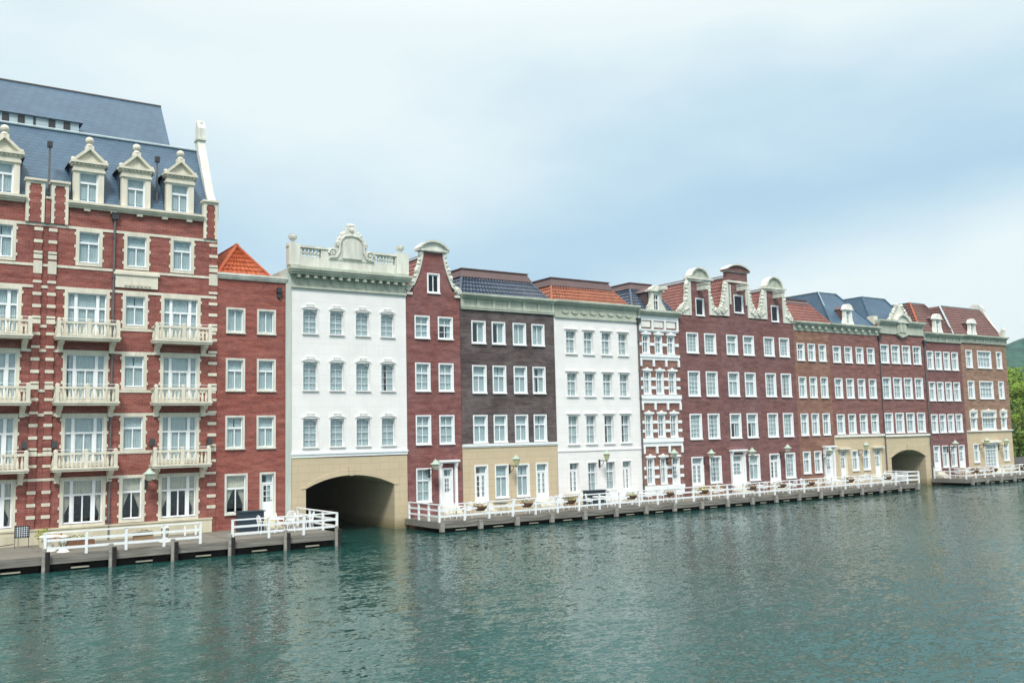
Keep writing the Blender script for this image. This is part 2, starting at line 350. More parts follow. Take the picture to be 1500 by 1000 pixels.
# ------------------------------------------------------------------ walls
def wall(mb, prof, holes, y=0.0):
    """prof: [(z, xl, xr), ...] rising; holes: rects (x0,x1,z0,z1). One sheet made of strips."""
    zs = sorted({p[0] for p in prof} | {h[2] for h in holes} | {h[3] for h in holes}); zs = [z for z in zs if prof[0][0] <= z <= prof[-1][0]]
    def edge(z, up):
        for a, b in zip(prof, prof[1:]):
            if (a[0] <= z < b[0] and up) or (a[0] < z <= b[0] and not up):
                f = (z - a[0]) / (b[0] - a[0]); return a[1] + (b[1] - a[1]) * f, a[2] + (b[2] - a[2]) * f
        return prof[-1][1:] if z >= prof[-1][0] else prof[0][1:]
    for za, zb in zip(zs, zs[1:]):
        if zb - za < 1e-5: continue
        la, ra = edge(za, True); lb, rb = edge(zb, False)
        hs = sorted(h for h in holes if h[2] <= za + 1e-6 and h[3] >= zb - 1e-6)
        cl, cu = la, lb
        for h in hs:
            mb.poly([(cl, y, za), (h[0], y, za), (h[0], y, zb), (cu, y, zb)]); cl = cu = h[1]
        mb.poly([(cl, y, za), (ra, y, za), (rb, y, zb), (cu, y, zb)])
WIN = {}
def ring(mb, x0, x1, z0, z1, a, y0, y1, at=None, ab=None):
    at = a if at is None else at; ab = a if ab is None else ab
    mb.box(x0, x0 + a, y0, y1, z0, z1); mb.box(x1 - a, x1, y0, y1, z0, z1)
    mb.box(x0 + a, x1 - a, y0, y1, z1 - at, z1); mb.box(x0 + a, x1 - a, y0, y1, z0, z0 + ab)
def arc(x0, x1, z, h, n=8):
    w = (x1 - x0) / 2; R = (w * w + h * h) / (2 * h); c = (x0 + x1) / 2; out = []
    for i in range(n + 1):
        x = x0 + (x1 - x0) * i / n; out.append((x, z + math.sqrt(max(0, R * R - (x - c) ** 2)) - (R - h)))
    return out
def window_meshes(w, h, kind, fmat, a, cur):
    key = (round(w, 2), round(h, 2), kind, fmat, a, cur)
    if key in WIN: return WIN[key]
    fr = MB(fmat); Y = .24 if fmat == 'stucco' else .07 if cur == 'dark' else .14
    if a: ring(fr, 0, w, 0, h, a, -.045, .02, ab=a * 1.5)
    ri = max(a, .02)
    ring(fr, ri - .02, w - ri + .02, ri - .02, h - ri + .02, .035, .0, Y)             # reveal lining
    fr.mat('white'); s = .03 if kind == 'arch' or fmat == 'stucco' else .05; i0, i1, j0, j1 = ri + .012, w - ri - .012, ri + .012, h - ri - .012
    ring(fr, i0, i1, j0, j1, s, Y - .05, Y + .02, ab=s * 1.3)
    a0, a1, b0, b1 = i0 + s, i1 - s, j0 + s * 1.3, j1 - s; W, H = a1 - a0, b1 - b0; cx = (a0 + a1) / 2
    def V(x, z0, z1, t=.045, d=.03): fr.box(x - t / 2, x + t / 2, Y - d, Y + .015, z0, z1)
    def Hz(z, x0, x1, t=.045, d=.03): fr.box(x0, x1, Y - d - .004, Y + .012, z - t / 2, z + t / 2)
    zt = b0 + H * .66; door = MB('white')
    if kind == 'cas': Hz(zt, a0, a1, .10, .05); V(cx, b0, zt, .06)
    elif kind == 'two': V(cx, b0, b1, .06)
    elif kind == 'g22': Hz(zt, a0, a1, .085, .05); V(cx, b0, b1, .04); Hz(b0 + (zt - b0) * .45, a0, a1, .025, .02)
    elif kind == 'fine':
        for k in (1, 2): V(a0 + W * k / 3, b0, b1, .022, .02)
        for k in range(1, 5): Hz(b0 + H * k / 5, a0, a1, .022, .02)
    elif kind == 'arch':
        V(cx, b0, b1, .022, .02)
        for k in (1, 2, 3): Hz(b0 + H * k / 4, a0, a1, .022, .02)
        pts = arc(a0, a1, b1 - .16, .13); fr.xz([(a0, b1 + .01)] + [(x, z) for x, z in pts] + [(a1, b1 + .01)], Y - .04, Y + .02)
    elif kind == 'wide':
        for x in (a0 + W * .2, a0 + W * .8): V(x, b0, b1, .15, .06)
        Hz(zt, a0, a1, .10, .05); V(cx, b0, zt, .07)
        for x in (a0 + W * .2 + .1, a0 + W * .8 - .1): V(x, b0, zt, .06)
    elif kind == 'last':
        for k in (1, 2, 3): V(a0 + W * k / 4, b0, b1, .05)
        Hz(zt, a0, a1, .07, .05); Hz(b0 + (zt - b0) * .5, a0, a1, .03, .02)
    elif kind in ('door', 'ddoor', 'gdoor'):
        zt = b0 + H * .80; Hz(zt, a0, a1, .09, .05)
        if kind != 'gdoor':
            pz = b0 + (zt - b0) * (.42 if kind == 'door' else .16)
            leaves = [(a0 + .01, cx - .006), (cx + .006, a1 - .01)] if kind == 'ddoor' else [(a0 + .01, a1 - .01)]
            for l, r in leaves:
                ring(door, l, r, b0, zt - .05, .085, Y - .035, Y + .01)
                door.box(l + .085, r - .085, Y - .02, Y + .005, b0 + .08, pz)
                door.box(l + .13, r - .13, Y - .03, Y - .018, b0 + .14, pz - .07)
                ww = r - l - .17
                if kind == 'door': door.box((l + r) / 2 - .016, (l + r) / 2 + .016, Y - .025, Y + .006, pz, zt - .13)
                for k in (1, 2, 3) if kind == 'ddoor' else (1, 2):
                    z = pz + (zt - .13 - pz) * k / (4 if kind == 'ddoor' else 3); door.box(l + .085, r - .085, Y - .022, Y + .004, z - .015, z + .015)
        else:
            for k in (1, 2, 3): door.box(a0 + W * k / 4 - .03, a0 + W * k / 4 + .03, Y - .03, Y + .01, b0, zt)
            for k in (1, 2, 3, 4): z = b0 + (zt - b0) * k / 5; door.box(a0, a1, Y - .025, Y + .005, z - .02, z + .02)
    si = MB(fmat)
    if a and kind not in ('door', 'ddoor', 'gdoor'): si.box(-.02, w + .02, -.10, -.047, .0, .075)
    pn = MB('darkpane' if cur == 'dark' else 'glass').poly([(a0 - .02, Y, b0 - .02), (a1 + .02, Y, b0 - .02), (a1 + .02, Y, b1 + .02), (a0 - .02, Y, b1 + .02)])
    cu = None
    rnd = random.Random(hash((round(w * 100), kind, cur)) % 1000)
    def folds(mb, x0, x1, z0, z1, yb=Y + .055, pitch=.10, top=None):
        n = max(3, int((x1 - x0) / pitch * 2)); k = len(mb.v)
        for i in range(n + 1):
            x = x0 + (x1 - x0) * i / n + rnd.uniform(-.01, .01); y = yb + (.018 if i % 2 else -.016) * rnd.uniform(.5, 1.2)
            mb.v += [(x, y, z0), (x, y * .96 + .01, z1)]
        for i in range(n): mb._f((k + 2 * i, k + 2 * i + 2, k + 2 * i + 3, k + 2 * i + 1))
    if cur == 'full':
        cu = MB('curtain'); folds(cu, a0 - .05, a1 + .05, b0 - .05, b1 + .06)
    elif cur == 'full2':
        cu = MB('curtain'); folds(cu, a0 - .05, a1 + .05, b0 - .05, b1 + .06, pitch=.17)
    elif cur == 'split':
        cu = MB('curtain'); folds(cu, a0 - .05, cx - .03, b0 - .05, b1 + .06); folds(cu, cx + .035, a1 + .05, b0 - .05, b1 + .06)
    elif cur == 'side':
        cu = MB('curtain'); folds(cu, a0 + .05 * W, a1 + .05, b0 - .05, b1 + .06, pitch=.13)
    elif cur == 'gap':
        cu = MB('curtain'); folds(cu, a0 - .05, a0 + W * .30, b0 - .05, b1 + .06); folds(cu, a0 + W * .52, a1 + .05, b0 - .05, b1 + .06)
    elif cur == 'half':
        cu = MB('curtain'); folds(cu, a0 + W * .45, a1 + .05, b0 - .05, b1 + .06)
    elif cur == 'top':
        cu = MB('curtain'); folds(cu, a0 - .05, a1 + .05, zt, b1 + .06); folds(cu, a0 + W * .7, a1 + .05, b0, zt)
    elif cur == 'swag':          # tied-back drapes parted over a dark room with a valance
        cu = MB('drape'); folds(cu, a0 - .05, a1 + .05, zt - .03, b1 + .06)
        reach = min(W * .5, .62); n = 9
        for sgn, xb in ((1, a0 - .05), (-1, a1 + .05)):
            if W > 1.5 and False: pass
            k = len(cu.v)
            for j in range(13):
                f = j / 12; z = zt - .02 - f * (zt - b0)
                wd = reach * (1 - .84 * min(1, f / .72) ** .8) if f < .72 else reach * (.16 + .25 * (f - .72))
                for i in range(n + 1):
                    g = i / n; cu.v.append((xb + sgn * wd * g, Y + .08 + (.03 if i % 2 else -.02) * (1 - .4 * f), z))
            for j in range(12):
                for i in range(n): q = k + j * (n + 1) + i; cu._f((q, q + 1, q + n + 2, q + n + 1))
    res = [fr.mesh('window')]
    res.append(pn.mesh('pane')); res.append(si.mesh('sill') if si.f else None); res.append(cu.mesh('curtain') if cu else None); res.append(door.mesh('door_leaf') if door.f else None)
    WIN[key] = res; return res
wrnd = random.Random(21)
def win(root, x0, x1, z0, z1, kind='cas', cur='full', fmat='white', a=.075, y=0.0):
    x0, x1, z0, z1 = (round(v, 2) for v in (x0, x1, z0, z1))
    if cur == 'full': cur = wrnd.choice(('full', 'full', 'full', 'full2', 'full2', 'split', 'split', 'side', 'side', 'gap', 'full'))
    me = window_meshes(x1 - x0, z1 - z0, kind, fmat, a, cur); o0 = OR[root.name]
    isd = kind in ('door', 'ddoor', 'gdoor')
    o = bpy.data.objects.new('door' if isd else 'window', me[0]); COL.objects.link(o); o.parent = root; o.location = (x0 - o0[0], y - o0[1], z0 - o0[2])
    for nm, k in (('pane', 1), ('sill', 2), ('curtain', 3), ('door_leaf', 4)):
        if me[k]: c = bpy.data.objects.new(nm, me[k]); COL.objects.link(c); c.parent = o
    if isd and kind != 'gdoor':
        h = MB('darkmetal'); w = x1 - x0; hx = w * .5 + .05 if kind == 'ddoor' else w - .24
        h.tube((hx, .09, 1.0), (hx + .09, .09, 1.0), .014); h.tube((hx, .135, 1.0), (hx, .09, 1.0), .012)
        ho = h.build('handle', None); ho.parent = o
    return (x0 + .03, x1 - .03, z0 + .03, z1 - .03)
def house_shell(root, prof, holes, mat, depth=9.0, base=None, roofz=None, wallname='wall', sides=True):
    w = MB(mat); wall(w, prof, holes); top = roofz or prof[-1][0]; z0 = prof[0][0]; xl, xr = prof[0][1], prof[0][2]
    if sides:
        e_ = .012
        w.poly([(xl + e_, 0, z0), (xl + e_, 0, top), (xl + e_, depth, top), (xl + e_, depth, z0)]); w.poly([(xr - e_, 0, z0), (xr - e_, depth, z0), (xr - e_, depth, top), (xr - e_, 0, top)])
        w.poly([(xl + e_, depth, z0), (xl + e_, depth, top), (xr - e_, depth, top), (xr - e_, depth, z0)])
        w.poly([(xl + e_, .02, top - .03), (xr - e_, .02, top - .03), (xr - e_, depth, top - .03), (xl + e_, depth, top - .03)])
    o = w.build(wallname, root)
    if sides:
        fl = MB('room')
        for z in (4.3, 7.6, 10.9): fl.box(xl + .05, xr - .05, .35, depth - .05, z, z + .12)
        fl.build('floor_slab', root)
    return o
# rustic stone surround with toothed sides
def surround(R, x0, x1, z0, z1, d=.05):
    mb = MB('cream')
    ring(mb, x0 - .12, x1 + .12, z0 - .15, z1 + .12, .15, -d, .0)
    n = int((z1 - z0) / .62)
    for k in range(n + 1):
        z = z0 + .12 + k * (z1 - z0 - .35) / max(1, n)
        mb.box(x0 - .19, x0 - .119, -d + .008, 0, z, z + .15); mb.box(x1 + .119, x1 + .19, -d + .008, 0, z, z + .15)
    mb.build('window_surround', R)
def modillions(mb, x0, x1, z0, z1, d, n, w=.12):
    for k in range(n):
        x = x0 + (x1 - x0) * (k + .5) / n; mb.box(x - w / 2, x + w / 2, -d, -.004, z0, z1)
def cornice(mb, x0, x1, z0, z1, proj, yb=.35):
    h = z1 - z0
    mb.box(x0, x1, -proj * .45, yb, z0, z0 + h * .3); mb.box(x0 - .03, x1 + .03, -proj * .75, yb, z0 + h * .3, z0 + h * .62); mb.box(x0 - .06, x1 + .06, -proj, yb, z0 + h * .62, z1)
def frustum(root, x0, x1, y0, y1, z0, tx0, tx1, ty0, ty1, z1, mat, cap=None, caph=0, capmat='brownmetal', name='roof', row=.32):
    r = MB(mat)
    A, B, C_, D_ = (x0, y0, z0), (x1, y0, z0), (x1, y1, z0), (x0, y1, z0); a, b, c, d = (tx0, ty0, z1), (tx1, ty0, z1), (tx1, ty1, z1), (tx0, ty1, z1)
    if mat == 'slate': r.poly([A, B, b, a]); r.poly([B, C_, c, b]); r.poly([C_, D_, d, c]); r.poly([D_, A, a, d])
    else: r.tiles(A, B, b, a, row=row); r.tiles(D_, A, a, d, row=row); r.tiles(B, C_, c, b, row=row); r.poly([C_, D_, d, c])
    for p, q in ((A, a), (B, b)): r.tube(p, q, .10, 6)
    r.poly([a, b, c, d]); r.poly([(p[0], p[1], z0) for p in (D_, C_, B, A)]); ro = r.build(name, root)
    if caph:
        k = MB(capmat); e_ = .16
        n0 = [(tx0 - e_, ty0 - e_), (tx1 + e_, ty0 - e_), (tx1 + e_, ty1 + e_), (tx0 - e_, ty1 + e_)]; n1 = [(tx0 + .1, ty0 + .12), (tx1 - .1, ty0 + .12), (tx1 - .1, ty1 - .1), (tx0 + .1, ty1 - .1)]
        for i in range(4):
            j = (i + 1) % 4; k.poly([(*n0[i], z1 - .05), (*n0[j], z1 - .05), (*n1[j], z1 + caph), (*n1[i], z1 + caph)])
        k.poly([(*p, z1 + caph) for p in n1]); k.poly([(*p, z1 - .05) for p in reversed(n0)])
        k.box(tx0 + .02, tx1 - .02, ty0 + .04, ty1 - .02, z1 + caph, z1 + caph + .07)
        nn = int((tx1 - tx0) / .24)
        for i in range(nn): x = tx0 + (i + .5) * (tx1 - tx0) / nn; k.box(x - .06, x + .06, ty0 - e_, ty0 - e_ + .05, z1 - .13, z1 - .052)
        k.build('roof_cap', root)
    return ro
def gable_roof(root, x0, x1, xc, ze, zr, y0, y1, mat='redtile'):
    r = MB(mat); r.tiles((x0, y1, ze), (x0, y0, ze), (xc, y0, zr), (xc, y1, zr)); r.tiles((x1, y0, ze), (x1, y1, ze), (xc, y1, zr), (xc, y0, zr))
    r.poly([(x0, y1, ze), (xc, y1, zr), (x1, y1, ze)]); ro = r.build('roof', root)
    q = MB('brownmetal'); q.tube((xc, y0, zr + .04), (xc, y1, zr + .04), .11, 6); q.mat('greymetal')
    for s_ in (-1, 1): q.tube((xc + s_ * .17, y0, zr - .06), (xc + s_ * .17, y1, zr - .06), .07, 5)
    q.build('ridge_tiles', root)
    return ro
def downpipe(root, x, z0, z1, hopper=True, mat='pipe', y=-.09):
    p = MB(mat); p.tube((x, y, z0), (x, y, z1), .055, 8)
    z = z0 + 1
    while z < z1: p.box(x - .08, x + .08, y - .07, -.002, z, z + .05); z += 2.1
    if hopper: p.mat('darkmetal'); p.box(x - .16, x + .16, y - .14, -.004, z1, z1 + .3); p.box(x - .19, x + .19, y - .17, -.004, z1 + .3, z1 + .36)
    p.build('downpipe', root)
def scroll(mb, outer, inner, y0=-.06, y1=.25, lump=.12, step=.2, seed=1):
    """carved stone wing: outer curve (list x,z bottom to top) and a vertical inner edge x"""
    rnd = random.Random(seed); sgn = 1 if inner > outer[0][0] else -1
    if callable(inner) is False: inn = [(inner, outer[-1][1]), (inner, outer[0][1])]
    pts = list(outer) + inn
    if sgn < 0: pts = pts[::-1]
    pts = pts if sgn < 0 else pts[::-1]
    mb.xz(pts, y0, y1)
    lumps(mb, outer, y0, lump, step, rnd, sgn)
def lumps(mb, curve, y0, lump, step, rnd, sgn=1):
    for (x0, z0), (x1, z1) in zip(curve, curve[1:]):
        L_ = math.hypot(x1 - x0, z1 - z0); n = max(1, int(L_ / step))
        for i in range(n):
            f = (i + .5) / n; g = lump * rnd.uniform(.75, 1.35)
            mb.ball((x0 + (x1 - x0) * f, y0 + .12, z0 + (z1 - z0) * f), g * 1.05, .17, g * rnd.uniform(.9, 1.4), 7, 5, .18)
def volute(mb, x, z, r, y0=-.12, d=.14, hand=1):
    pts = []
    for i in range(22):
        a = i / 21 * 3.6 * math.pi; rr = r * (1 - i / 24); pts.append((x + hand * rr * math.cos(a), y0, z + rr * math.sin(a)))
    mb.path(pts, d * .38, 5); mb.ball((x, y0, z), r * .3, .07, r * .3, 7, 4)
def seg_cap(mb, x0, x1, z, h, y0=-.22, y1=.45, thick=.14, fill=None):   # segmental pediment with a moulded rim
    pts = arc(x0, x1, z, h, 14)
    inner = arc(x0 + thick, x1 - thick, z, max(.05, h - thick), 14)
    for (a, b), (c, d) in zip(zip(pts, pts[1:]), zip(inner, inner[1:])): mb.xz([c, d, b, a], y0, y1)
    if fill:
        mb.mat(fill); mb.xz([(x0 + thick, z - .01)] + [(x1 - thick, z - .01)] + inner[::-1][1:-1], y0 + .17, y1 - .05)
    mb.box(x0 + .02, x1 - .02, y0 + .06, y1 - .02, z - .13, z - .012)
def lintel(mb, x0, x1, z, n=1):     # small ogee hood over the striped house windows
    mb.xz([(x0 - .10, z), (x1 + .10, z), (x1 + .12, z + .13), ((x0 + x1) / 2 + .12, z + .17), ((x0 + x1) / 2, z + .27), ((x0 + x1) / 2 - .12, z + .17), (x0 - .12, z + .13)], -.14, 0)
def door_case(root, x0, x1, z0, z1, mat='white', bracket=True):
    d = MB(mat); w = .17
    d.box(x0, x0 + w, -.16, 0, z0, z1 - .14); d.box(x1 - w, x1, -.16, 0, z0, z1 - .14)
    d.box(x0 - .10, x1 + .10, -.34, 0, z1 - .12, z1); d.box(x0 - .03, x1 + .03, -.22, 0, z1 - .2, z1 - .12)
    if bracket:
        for x in (x0 + .01, x1 - w + .02): d.yz([(-.30, z1 - .2), (-.16, z1 - .55), (-.16, z1 - .2)], x, x + .14)
    d.build('door_case', root)
def stoop(root, x0, x1, zt=1.18, z0=.6, mat='cream'):
    s = MB(mat); n = 3
    for k in range(n): s.box(x0 - .1, x1 + .1, -.35 - .28 * (n - 1 - k), -.004 if k == n - 1 else -.35 - .28 * (n - 2 - k), z0, z0 + (zt - z0) * (k + 1) / n)
    s.build('doorstep', root)
def hoist(root, x, z, y0=-.95, w=.26):      # boxed hoisting beam sticking out under a gable top
    h = MB('stone'); h.yz([(y0, z), (y0, z + .36), (-.01, z + .42), (-.01, z + .02)], x - w / 2, x + w / 2); h.box(x - w / 2 - .05, x + w / 2 + .05, y0 - .07, -.01, z + .42, z + .5)
    h.mat('darkmetal'); h.tube((x, y0 + .2, z), (x, y0 + .2, z - .16), .03, 6); h.build('hoist_beam', root)

# ================================================================== SETTING
def structure(o): o['kind'] = 'structure'; return o
def watermat():
    m, t, b = new_mat('canal water')
    g = nd(t, 'ShaderNodeTexCoord')
    def nz(scale, st, det, rot=0.0):
        mp = nd(t, 'ShaderNodeMapping'); mp.inputs['Scale'].default_value = st; mp.inputs['Rotation'].default_value = (0, 0, rot); t.links.new(g.outputs['Object'], mp.inputs[0])
        n = nd(t, 'ShaderNodeTexNoise'); n.inputs['Scale'].default_value = scale; n.inputs['Detail'].default_value = det; n.inputs['Distortion'].default_value = .4; t.links.new(mp.outputs[0], n.inputs['Vector']); return n.outputs['Fac']
    # wave slopes taken straight from noise vectors: long swell, wind ripple and fine chop
    def slopes(scale, st, det, rot, k):
        mp = nd(t, 'ShaderNodeMapping'); mp.inputs['Scale'].default_value = st; mp.inputs['Rotation'].default_value = (0, 0, rot); t.links.new(g.outputs['Object'], mp.inputs[0])
        n = nd(t, 'ShaderNodeTexNoise'); n.inputs['Scale'].default_value = scale; n.inputs['Detail'].default_value = det; n.inputs['Distortion'].default_value = .3; t.links.new(mp.outputs[0], n.inputs['Vector'])
        su = nd(t, 'ShaderNodeVectorMath', operation='SUBTRACT'); t.links.new(n.outputs['Color'], su.inputs[0]); su.inputs[1].default_value = (.5, .5, .5)
        mu = nd(t, 'ShaderNodeVectorMath', operation='MULTIPLY'); t.links.new(su.outputs[0], mu.inputs[0]); mu.inputs[1].default_value = (k * .6, k, 0); return mu.outputs[0]
    def add(p, q):
        n = nd(t, 'ShaderNodeVectorMath', operation='ADD'); t.links.new(p, n.inputs[0])
        if isinstance(q, tuple): n.inputs[1].default_value = q
        else: t.links.new(q, n.inputs[1])
        return n.outputs[0]
    gust = nd(t, 'ShaderNodeVectorMath', operation='SCALE')
    t.links.new(add(slopes(2.7, (.6, 1.25, 1), 4, .55, .48), slopes(7.5, (.8, 1.2, 1), 3, .35, .66)), gust.inputs[0])
    gr = nd(t, 'ShaderNodeMapRange'); t.links.new(nz(.05, (1, 1.4, 1), 3, .3), gr.inputs[0]); gr.inputs[1].default_value = .35; gr.inputs[2].default_value = .65; gr.inputs[3].default_value = .65; gr.inputs[4].default_value = 1.25; t.links.new(gr.outputs[0], gust.inputs[3])
    nn = nd(t, 'ShaderNodeVectorMath', operation='NORMALIZE'); t.links.new(add(add(gust.outputs[0], slopes(.45, (1, 1.5, 1), 3, .3, .20)), (0, 0, 1)), nn.inputs[0]); t.links.new(nn.outputs[0], b.inputs['Normal'])
    murk = nz(.035, (1, 1, 1), 3)
    t.links.new(mixc(t, ramp(t, murk, .35, .65), (.008, .050, .040), (.018, .078, .074)), b.inputs['Base Color'])
    b.inputs['Roughness'].default_value = .05; b.inputs['IOR'].default_value = 1.33; b.inputs['Specular IOR Level'].default_value = .5
    return m
M['water'] = watermat()
w_ = MB('water').poly([(-2500, -2500, 0), (2500, -2500, 0), (2500, 2500, 0), (-2500, 2500, 0)]); structure(w_.build('water'))
g_ = MB('grass')
g_.poly([(-2400, 15.5, .55), (98.5, 15.5, .55), (98.5, 2, .55), (260, 2, .55), (2400, 2, .55), (2400, 2400, .55), (-2400, 2400, .55)])
g_.poly([(98.5, 2, -.3), (2400, 2, -.3), (2400, 2, .55), (98.5, 2, .55)]); g_.poly([(98.5, 15.5, -.3), (98.5, 2, -.3), (98.5, 2, .55), (98.5, 15.5, .55)])
structure(g_.build('ground'))
p_ = MB('base').poly([(98.0, -.6, .5), (240, -.6, .5), (240, 7.5, .62), (98.0, 7.5, .62)]); structure(p_.build('quay_path'))

# ================================================================== HOTEL
R = thing('hotel_building', 'tall red brick hotel with cream bands, balconies and slate roof at the left edge', 'hotel', (6.0, 0, 0))
H = []
cols_w = [(-10.3, -8.4), (-3.2, -1.3), (3.35, 5.24), (7.43, 9.33), (12.17, 14.01)]; colc = [(-6.3, -5.28), (.40, 1.42), (10.22, 11.24)]; ntop = [(-9.87, -8.83), (-6.3, -5.28), (-2.77, -1.73), (.40, 1.42), (3.87, 4.91), (7.89, 8.93), (10.23, 11.27), (12.61, 13.63)]
for z0, z1, cu in ((1.56, 3.78, 'swag'), (5.2, 6.94, 'full'), (8.45, 10.13, 'full'), (11.70, 13.31, 'full')):
    zb = z0 if cu == 'swag' else z0 - .62
    for x0, x1 in cols_w:
        H.append(win(R, x0, x1, zb, z1, 'wide', cu, 'white', .0)); surround(R, x0, x1, zb, z1)
    for x0, x1 in colc:
        zc = z0 + (.06 if cu == 'swag' else 0); H.append(win(R, x0, x1, zc, z1, 'cas', cu, 'white', .0)); surround(R, x0, x1, zc, z1)
for x0, x1 in ntop: H.append(win(R, x0, x1, 14.86, 16.53, 'cas', 'full', 'white', .0)); surround(R, x0, x1, 14.86, 16.53)
XL = -12.6
house_shell(R, [(-.4, XL, 15.03), (17.95, XL, 15.03)], H, 'hbrick', 12, roofz=17.9)
b = MB('base'); b.box(XL, 14.85, -.10, -.002, .55, 1.36); b.box(XL, 14.87, -.14, -.002, 1.36, 1.44); b.box(XL, 5.5, -.16, -.003, .3, 1.2); b.build('plinth', R)
b = MB('cream')
for z0, z1 in ((3.77, 3.90), (5.0, 5.15), (6.97, 7.11), (8.18, 8.31), (10.19, 10.33), (11.42, 11.56), (13.42, 13.56), (14.53, 14.66), (16.60, 16.74)):
    xs = [XL]
    for x0, x1 in sorted(cols_w if 4.9 < z0 < 5.2 or 8 < z0 < 8.5 or 11.3 < z0 < 11.6 else []): xs += [x0 - .14, x1 + .14]
    xs.append(15.0)
    for a, c in zip(xs[::2], xs[1::2]): b.box(a, c, -.038, -.001, z0, z1)
b.build('stone_bands', R)
# brick pilaster strips with cream blocks, and the blocks of the right hand corner
PL = []
for x0, x1 in ((5.86, 6.19), (6.52, 6.85), (14.66, 15.03)):
    pl = MB('hbrick'); pl.box(x0, x1, -.10 if x0 < 14 else -.03, -.001, 1.45, 16.6); pl.mat('cream'); PL.append(pl)
for k in range(5):
    o = 3.3 * k if k < 4 else 13.2
    for z0, z1 in ((1.93, 2.1), (2.52, 2.68), (3.14, 3.3), (3.77, 3.9), (4.43, 4.57), (5.0, 5.28)):
        if z0 + o > 16.5: continue
        big = z0 in (5.0,)
        if k == 3 and z0 == 4.43: z1 = 4.9; z0 = 4.25
        for q, (x0, x1) in enumerate(((5.86, 6.19), (6.52, 6.85))): PL[q].box(x0 - .03, x1 + .03, -.125, -.003, z0 + o, z1 + o)
        PL[2].box(14.58, 15.045, -.06, -.002, z0 + o, z1 + o)
for pl in PL: pl.build('pilaster', R)
b = MB('cream')
cornice(b, 7.4, 14.2, 17.72, 18.04, .34); cornice(b, XL, 5.35, 17.72, 18.04, .34)
modillions(b, 7.6, 14.1, 17.6, 17.72, .16, 5, .3); modillions(b, XL, 5.2, 17.6, 17.72, .16, 4, .3)
b.box(9.7, 11.85, -.09, -.002, 13.72, 14.5); b.box(9.62, 11.93, -.16, -.003, 14.4, 14.53); modillions(b, 10.1, 11.5, 13.82, 13.95, .16, 7, .1)
b.build('cornice', R)
# cream framed brick tabs that break the cornice
for x0, x1, zt in ((5.36, 6.30, 18.9), (6.52, 7.40, 18.9), (14.19, 15.03, 18.85)):
    t = MB('cream'); t.box(x0 + .04, x0 + .18, -.16, .3, 16.76, zt); t.box(x1 - .18, x1 - .04, -.16, .3, 16.76, zt); t.box(x0 + .18, x1 - .18, -.16, .3, zt - .16, zt)
    t.box(x0 - .03, x1 + .03, -.26, .4, zt - .02, zt + .09)
    for k in range(5):
        z = 17.0 + k * .4; t.box(x0 + .181, x0 + .23, -.155, -.1, z, z + .13); t.box(x1 - .23, x1 - .181, -.155, -.1, z, z + .13)
    t.mat('hbrick'); t.box(x0 + .18, x1 - .18, -.12, .28, 16.76, zt - .16); t.build('parapet_pier', R)
t = MB('hbrick'); t.box(6.3, 6.52, -.2, .2, 16.74, 18.0); t.mat('cream'); t.box(6.302, 6.518, -.27, .25, 18.0, 18.1); t.build('parapet_infill', R)
for cx in (-9.35, -2.25, 4.3, 8.37, 13.07):        # balconies
    for zb in (4.2, 7.49, 10.78):
        b = MB('cream'); w2 = 1.5; d = .82
        b.box(cx - w2 - .03, cx + w2 + .03, -d - .05, -.005, zb + .1, zb + .2); b.box(cx - w2, cx + w2, -d, -.005, zb, zb + .1)
        bo = b.build('balcony', R)
        r = MB('cream')
        r.box(cx - w2 + .02, cx + w2 - .02, -d + .0, -d + .16, zb + .82, zb + .93)
        for s in (-1, 1): r.box(cx + s * w2 - (.16 if s > 0 else 0), cx + s * w2 + (.16 if s < 0 else 0), -d + .16, -.005, zb + .83, zb + .92)
        for px_ in (-w2 + .02, w2 - .20, -.09):
            r.box(cx + px_, cx + px_ + .18, -d - .01, -d + .17, zb + .2, zb + (1.0 if px_ == -.09 else 1.03)); r.ball((cx + px_ + .09, -d + .08, zb + 1.04), .09, .09, .07, 8, 4)
        r.build('balcony_rail', bo)
        r = MB('cream')
        prof = [(.03, 0), (.055, .03), (.075, .16), (.06, .3), (.035, .42), (.035, .52), (.05, .6), (.05, .63)]
        for s in (-1, 1):
            for k in range(6): r.lathe(prof, (cx + s * (.22 + .2 * k), -d + .08, zb + .2), 7)
            for k in range(3): r.lathe(prof, (cx + s * (w2 - .09), -d + .3 + .2 * k, zb + .2), 7)
        r.mat('white'); r.tube((cx - w2 + .1, -d + .08, zb + 1.07), (cx + w2 - .1, -d + .08, zb + 1.07), .012)
        r.build('balusters', bo)
        for s in (-1, 1):
            r = MB('cream'); r.yz([(-.72, zb), (-.72, zb - .1), (-.5, zb - .22), (-.25, zb - .28), (-.16, zb - .45), (-.15, zb - .58), (-.005, zb - .58), (-.005, zb)], cx + s * (w2 - .28) - .12, cx + s * (w2 - .28) + .12)
            r.build('bracket', bo)
